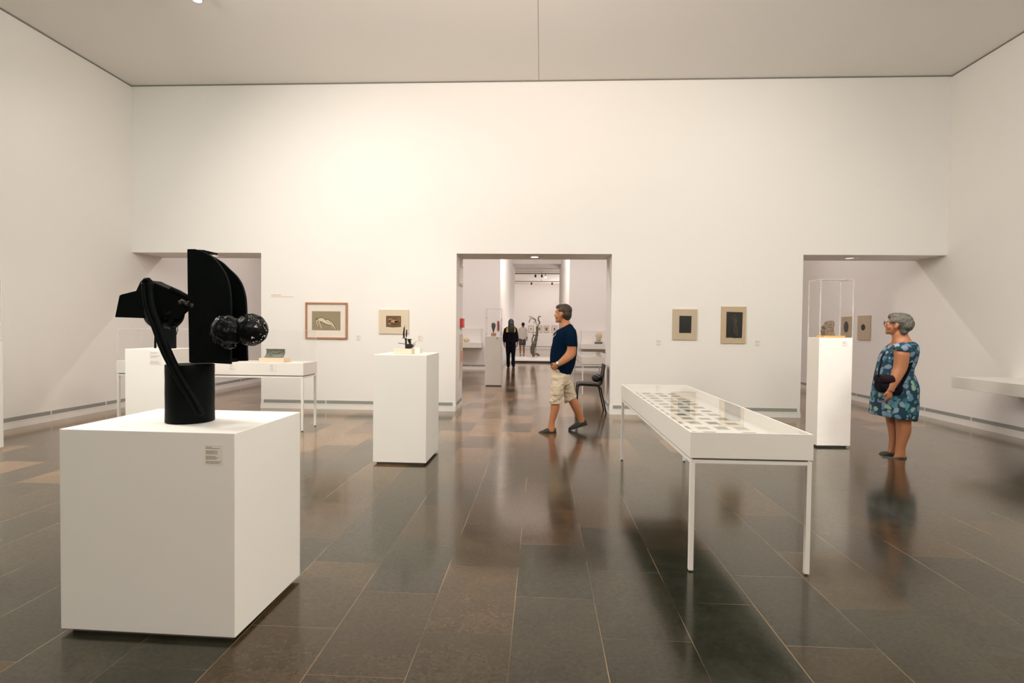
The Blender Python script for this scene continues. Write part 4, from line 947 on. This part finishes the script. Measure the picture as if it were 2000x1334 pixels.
rloft(mb, [((1718, 790), (1780, 795), .17, wc), ((1716, 750), (1780, 750), .17, wc), ((1722, 715), (1777, 715), .15, wc), ((1729, 695), (1781, 690), .165, wc), ((1742, 677), (1778, 672), .15, wc), ((1744, 668), (1776.5, 664), .085, wc),
           ((1744, 660), (1773, 656), .060, wc), ((1743.5, 652), (1769, 648), .055, wc), ((1746, 644), (1768, 640), .052, wc)])
# chest skin at the neckline
a1 = 6.17
rloft(mb, [((1748, 678), (1775, 676), .058, a1+.03), ((1748, 688), (1774.5, 690), .060, a1), ((1747.6, 701), (1773.6, 702), .060, a1), ((1746, 717), (1770.5, 719), .054, a1), ((1742, 728), (1765.5, 730), .050, a1-.005), ((1737.5, 743), (1756.5, 745), .043, a1-.015), ((1733, 757), (1747, 760), .032, a1-.02), ((1731, 762), (1745.5, 766), .028, a1-.02)])
hand(mb, at(1738.5, 762, a1-.02), (-.05, .02, -1), (-.4, .95, 0), side=-1, s=.98, curl=.55)
a2 = 6.59
rloft(mb, [((1746, 678), (1773, 676), .058, a2-.03), ((1746, 690), (1772, 692), .060, a2), ((1743, 712), (1767, 714), .055, a2), ((1736, 728), (1756, 733), .048, a2-.01), ((1728, 740), (1742, 749), .040, a2-.04), ((1722, 746), (1732, 755), .030, a2-.09)])
hand(mb, at(1727, 750, a2-.09), (-.6, -.75, -.1), (-.2, -.2, -1), side=1, s=.95, curl=.6)
hc = at(1751.5, 634.5, wc)
HM = head(mb, hc, (-.80, .60), .12, 1.03)
body = mb.build('person', SKINF, remesh=.0062, smooth_it=3, origin=base, label='woman in blue floral dress standing and looking at the glass case', cat='person')
GREY = mat('hair_grey', (.10, .093, .075), .6, noise_amt=.85, scale=45)
face_parts(HM, body, GREY)
hair_shell(HM, [((-.035, 0, .045), (.108, .092, .088)), ((.018, 0, .082), (.074, .070, .046)), ((-.080, 0, .015), (.075, .082, .082)), ((-.070, 0, -.05), (.045, .062, .055)), ((.028, .066, .045), (.036, .018, .030)), ((.028, -.066, .045), (.036, .018, .030))], GREY, body, .006, 60)
g = MB()
for sy in (-1, 1):
    P = [Vector((.112, sy*.034+.026*math.cos(a), .008+.020*math.sin(a))) for a in [2*math.pi*k/20 for k in range(21)]]
    g.tube(P, .0022, 6); g.tube([(.110, sy*.060, .016), (.05, sy*.080, .014), (-.005, sy*.084, .008)], .0022, 6)
g.tube([(.114, -.009, .010), (.116, 0, .013), (.114, .009, .010)], .002, 6)
g.xf(HM).build('eyeglasses', mat('glasses_frame', (.09, .03, .02), .3), body)
# dress with floral print
def floral():
    mt = bpy.data.materials.new('floral_cotton'); mt.use_nodes = True; n = mt.node_tree.nodes; l = mt.node_tree.links; b = n['Principled BSDF']; b.inputs['Roughness'].default_value = .9
    tc = n.new('ShaderNodeTexCoord'); nz = n.new('ShaderNodeTexNoise'); nz.inputs['Scale'].default_value = 16; l.new(tc.outputs['Object'], nz.inputs['Vector'])
    ad = n.new('ShaderNodeMix'); ad.data_type = 'VECTOR'; ad.inputs[0].default_value = .05; l.new(tc.outputs['Object'], ad.inputs[4]); l.new(nz.outputs['Color'], ad.inputs[5])
    vo = n.new('ShaderNodeTexVoronoi'); vo.inputs['Scale'].default_value = 18; l.new(ad.outputs[1], vo.inputs['Vector'])
    cr = n.new('ShaderNodeValToRGB'); cr.color_ramp.interpolation = 'LINEAR'; e = cr.color_ramp.elements
    e[0].position = 0; e[0].color = (1, 1, 1, 1); e[1].position = .56; e[1].color = (0, 0, 0, 1); a = e.new(.46); a.color = (.9, .9, .9, 1)
    l.new(vo.outputs['Distance'], cr.inputs[0])
    pc = n.new('ShaderNodeValToRGB'); pe = pc.color_ramp.elements; pc.color_ramp.interpolation = 'CONSTANT'
    pe[0].color = (.10, .20, .28, 1); pe[1].position = .88; pe[1].color = (.26, .36, .27, 1)
    for p_, c_ in ((.22, (.02, .11, .16, 1)), (.36, (.17, .22, .30, 1)), (.55, (.07, .23, .28, 1)), (.70, (.22, .29, .35, 1))): q = pe.new(p_); q.color = c_
    sc_ = n.new('ShaderNodeSeparateColor'); l.new(vo.outputs['Color'], sc_.inputs[0]); l.new(sc_.outputs[0], pc.inputs[0])
    mx = n.new('ShaderNodeMix'); mx.data_type = 'RGBA'; l.new(cr.outputs[0], mx.inputs[0]); mx.inputs[6].default_value = (.003, .032, .058, 1); l.new(pc.outputs[0], mx.inputs[7]); l.new(mx.outputs[2], b.inputs['Base Color'])
    return mt
mb = MB()
rloft(mb, [((1745, 671), (1778, 665.5), .13, wc), ((1741, 677), (1782, 671), .19, wc), ((1732, 687), (1785.5, 681), .21, wc), ((1723, 699), (1786.5, 692), .20, wc), ((1719.5, 711), (1783.5, 708), .185, wc), ((1716.5, 725), (1777.5, 724), .18, wc), ((1713, 742), (1783, 741), .195, wc),
           ((1710, 760), (1787, 758), .212, wc), ((1708, 778), (1786.5, 779), .216, wc), ((1706, 795), (1784.5, 800), .216, wc), ((1705, 808.5), (1782.5, 820), .212, wc)])
rloft(mb, [((1745, 672), (1775, 667), .05, a1+.06), ((1745, 678), (1778, 676), .070, a1+.01), ((1745.5, 684), (1778, 688), .072, a1)])
rloft(mb, [((1745, 672), (1775, 667), .05, a2-.06), ((1745, 678), (1776, 676), .070, a2-.01), ((1745.5, 684), (1776, 688), .072, a2)])
mb.build('dress', floral(), body, remesh=.009, smooth_it=3, disp=wrinkle(.009, 6, .6, 3))
BAL = mat('grey_suede', (.055, .052, .055), .8)
for tp, hp, cc in (((1717.5, 899.8), (1770, 899.0), n1), ((1718, 889.2), (1754, 888.0), n2)):
    so, up_, f = shoe(tp, hp, cc, None, flat=True); s_ = up_.build('shoe', BAL, body, smooth=True); so.build('sole', SOLE, s_, bevel=.003)
    ft = MB().ball(f(.36, 0, .022), (.062, .024, .018), 20, 12); ft.build('instep', SKINF, body, smooth=True)
# cross-body bag
BAGM = mat('dark_aubergine', (.014, .006, .010), .85, noise_amt=.4, spec=.15); BAGD = mat('bag_black', (.003, .004, .009), .85, spec=.15)
t = thing('shoulder_bag', 'dark cross-body bag hanging at the front of the woman in the floral dress', 'bag', at(1730, 765, wc-.1))
mb = MB(); rloft(mb, [((1714, 745), (1752, 745), .09, 6.235), ((1712.6, 750), (1756, 752), .10, 6.235), ((1714, 759), (1757, 763), .10, 6.235), ((1717, 765), (1754, 770), .085, 6.235)], e=4)
mb.build('pouch', BAGD, t, remesh=.008, smooth_it=3, disp=wrinkle(.004, 14))
mb = MB(); rloft(mb, [((1713.5, 732.5), (1750, 732), .095, 6.23), ((1712, 737), (1753, 737), .112, 6.23), ((1712.5, 744), (1753, 746), .112, 6.23), ((1715, 748), (1750, 749), .09, 6.23)], e=3.4)
mb.build('flap', BAGM, t, remesh=.008, smooth_it=3, disp=wrinkle(.006, 14, 1, 4))
STR = mat('strap_black', (.003, .003, .005), .8, spec=.1)
P = arc_s([tuple(at(x, y, Y)) for x, y, Y in ((1715.5, 736, 6.19), (1717.5, 722, 6.18), (1721.0, 708, 6.22), (1722.5, 697, 6.30), (1730, 688, 6.42), (1737, 680, 6.50), (1748, 670, 6.53))], 5)
MB().tube(P, .0085, 8).build('strap', STR, t)
P = arc_s([tuple(at(x, y, Y)) for x, y, Y in ((1752, 760, 6.14), (1762, 748, 6.155), (1772, 730, 6.17), (1779, 712, 6.19), (1784.5, 698, 6.28), (1785, 684, 6.44))], 5)
MB().tube(P, .014, 8).build('strap', STR, t)

# ---- woman in black seen from behind, in the next room
kc = 19.5; base = at(998, 718, kc); base.z = 0
SKD = mat('skin_brown', (.20, .10, .06), .6); BLK = mat('black_cloth_suit', (.005, .005, .008), .9, spec=.1)
mb = MB()
for x0_, x1_, c in ((989.3, 995.6, kc), (999, 1005.2, kc-.03)):
    rloft(mb, [((x0_+.6, 680), (x1_-.4, 680), .07, c), ((x0_+1, 696), (x1_-1, 696), .05, c), ((x0_+.8, 710), (x1_-1.2, 710), .05, c), ((x0_+.8, 717), (x1_-1.2, 717), .05, c)])
rloft(mb, [((991, 684), (1004, 684), .08, kc), ((990.5, 670), (1004.5, 670), .09, kc), ((990, 650), (1004.5, 650), .09, kc), ((990, 640.5), (1004.5, 640.5), .07, kc), ((996, 636), (1001.5, 636), .06, kc), ((996, 630), (1001.5, 630), .06, kc)])
mb.ball(at(998.3, 630, kc), (.078, .095, .12), 20, 14)
for s_, X in ((-1, 984.5), (1, 1010)):
    rloft(mb, [((X-1.8+(-s_)*2, 643), (X+1.8+(-s_)*2, 643), .04, kc), ((X-1.8, 655), (X+1.8, 657), .04, kc), ((X-1.6+s_*.6*(s_ > 0), 668), (X+1.8+s_*.6*(s_ > 0), 669), .04, kc-.03), ((X-1.2, 674), (X+1.4, 674), .03, kc-.05)])
hand(mb, at(1009.6, 672, kc-.05), (0, 0, -1), (-1, 0, 0), side=-1, s=.95, curl=.5); hand(mb, at(985, 672, kc-.05), (0, 0, -1), (1, 0, 0), side=1, s=.95, curl=.5)
body = mb.build('person', SKD, remesh=.011, smooth_it=2, origin=base, label='person with long black hair in black suit with yellow back patch, seen from behind', cat='person')
mb = MB()
rloft(mb, [((992, 637.5), (1005, 637.5), .09, kc), ((987, 640.5), (1008.5, 641), .13, kc), ((986.8, 648), (1008.3, 648), .15, kc), ((987.8, 660), (1007.5, 660), .15, kc), ((987.2, 668.5), (1008.5, 668.5), .16, kc)])
for s_, X in ((-1, 985), (1, 1009.5)):
    rloft(mb, [((X-2.8+(-s_)*2.5, 641), (X+2.8+(-s_)*2.5, 641), .07, kc), ((X-3.2, 656), (X+3.2, 657), .065, kc), ((X-2.2+.5*s_, 668), (X+2.4+.5*s_, 669), .05, kc-.02)])
jk = mb.build('jacket', BLK, body, remesh=.014, smooth_it=2)
MB().prism(loop([(988.8, 643), (991.5, 637.8), (993.5, 637.8), (994, 646), (1002, 646), (1002.3, 637.8), (1004.5, 637.8), (1006.8, 643), (1006.6, 648.8), (988.6, 648.8)], kc-.168), (0, .02, 0)).build('yellow_patch', mat('yellow_cloth', (.62, .40, .05), .7, noise_amt=.5, scale=20), jk)
mb = MB()
for x0_, x1_, c in ((988.8, 996.2, kc), (998.6, 1006, kc-.03)):
    rloft(mb, [((x0_-1.5, 664), (x1_+2.5 if x0_ < 990 else x1_+1.5, 664), .14, c), ((x0_-1.5, 678), (x1_+2 if x0_ < 990 else x1_+1.5, 678), .13, c), ((x0_, 696), (x1_, 696), .09, c), ((x0_+.5, 714), (x1_-.2, 714), .075, c)])
mb.build('trousers', BLK, body, remesh=.014, smooth_it=2)
for x_ in (992.6, 1002.5):
    p = at(x_, 717.5, kc); MB().ball((p.x, p.y+.05, .045), (.055, .14, .045), 16, 10).build('shoe', BLK, body, smooth=True)
mb = MB().ball(at(998.2, 630.5, kc-.01), (.105, .115, .145), 20, 14)
rloft(mb, [((993, 630), (1003.6, 630), .09, kc-.10), ((992, 640), (1005, 640), .05, kc-.165), ((992.6, 648), (1004.6, 648), .04, kc-.18), ((995, 651), (1003, 651), .02, kc-.18)])
mb.build('hair', mat('hair_black', (.004, .004, .005), .5), body, remesh=.012, smooth_it=2)

# ---- man in white shirt far beyond the platform
vc = 28.8; base = at(1020, 693, vc); base.z = 0
mb = MB()
for x0_, x1_ in ((1014.2, 1018.4), (1020.8, 1025.2)):
    rloft(mb, [((x0_+.4, 671), (x1_-.4, 671), .06, vc), ((x0_, 678), (x1_, 678), .07, vc), ((x0_+.4, 684), (x1_-.2, 684), .065, vc), ((x0_+1, 691), (x1_-.9, 691), .045, vc)])
rloft(mb, [((1015.5, 670), (1024.5, 670), .08, vc), ((1015, 655), (1025.4, 655), .09, vc), ((1015.4, 643.5), (1026, 643.5), .08, vc), ((1019, 640), (1024, 640), .07, vc), ((1019.6, 636), (1023.8, 636), .06, vc)])
mb.ball(at(1021.7, 634.6, vc), (.080, .10, .115), 18, 12)
for s_, X in ((-1, 1012.6), (1, 1029)):
    rloft(mb, [((X-1.8-s_*1.5, 643), (X+1.8-s_*1.5, 643), .05, vc), ((X-1.6, 654), (X+1.6, 654), .045, vc), ((X-1.3, 663), (X+1.3, 663), .035, vc)])
    hand(mb, at(X, 662, vc), (0, 0, -1), (-s_, 0, 0), side=-s_, s=.95, curl=.5)
body = mb.build('person', mat('skin_mid', (.36, .18, .10), .6), remesh=.013, smooth_it=2, origin=base, label='man in white shirt and dark shorts seen from behind in the far room', cat='person')
mb = MB(); rloft(mb, [((1017, 639.5), (1025.5, 639.5), .08, vc), ((1013, 642), (1029, 642.5), .12, vc), ((1012.8, 650), (1027.8, 650), .14, vc), ((1012.8, 661), (1027.4, 664.5), .14, vc)])
for s_, X in ((-1, 1013), (1, 1028.4)): rloft(mb, [((X-1.9-s_*1.5, 642), (X+1.9-s_*1.5, 642), .06, vc), ((X-2, 651), (X+2, 651), .06, vc), ((X-1.7+.3*s_, 658), (X+1.8+.3*s_, 658), .055, vc)])
mb.build('shirt', mat('white_cotton', (.80, .74, .68), .9), body, remesh=.016, smooth_it=2)
mb = MB()
for x0_, x1_ in ((1013.2, 1019.6), (1020.2, 1027)): rloft(mb, [((x0_, 661), (x1_, 661), .13, vc), ((x0_, 668), (x1_, 668), .12, vc), ((x0_+.2, 674.5), (x1_-.2, 674.5), .10, vc)])
mb.build('shorts', mat('slate_cloth', (.09, .09, .10), .9, noise_amt=.3), body, remesh=.016, smooth_it=2)
mb = MB().ball(at(1021.7, 633.6, vc-.01), (.088, .105, .105), 18, 12); mb.build('hair', mat('hair_dark', (.01, .008, .007), .6), body, smooth=True)
for x_ in (1016.5, 1022.8):
    p = at(x_, 692, vc); MB().ball((p.x, p.y+.05, .045), (.055, .14, .045), 16, 10).build('shoe', mat('pale_shoe', (.7, .62, .55), .7), body, smooth=True)
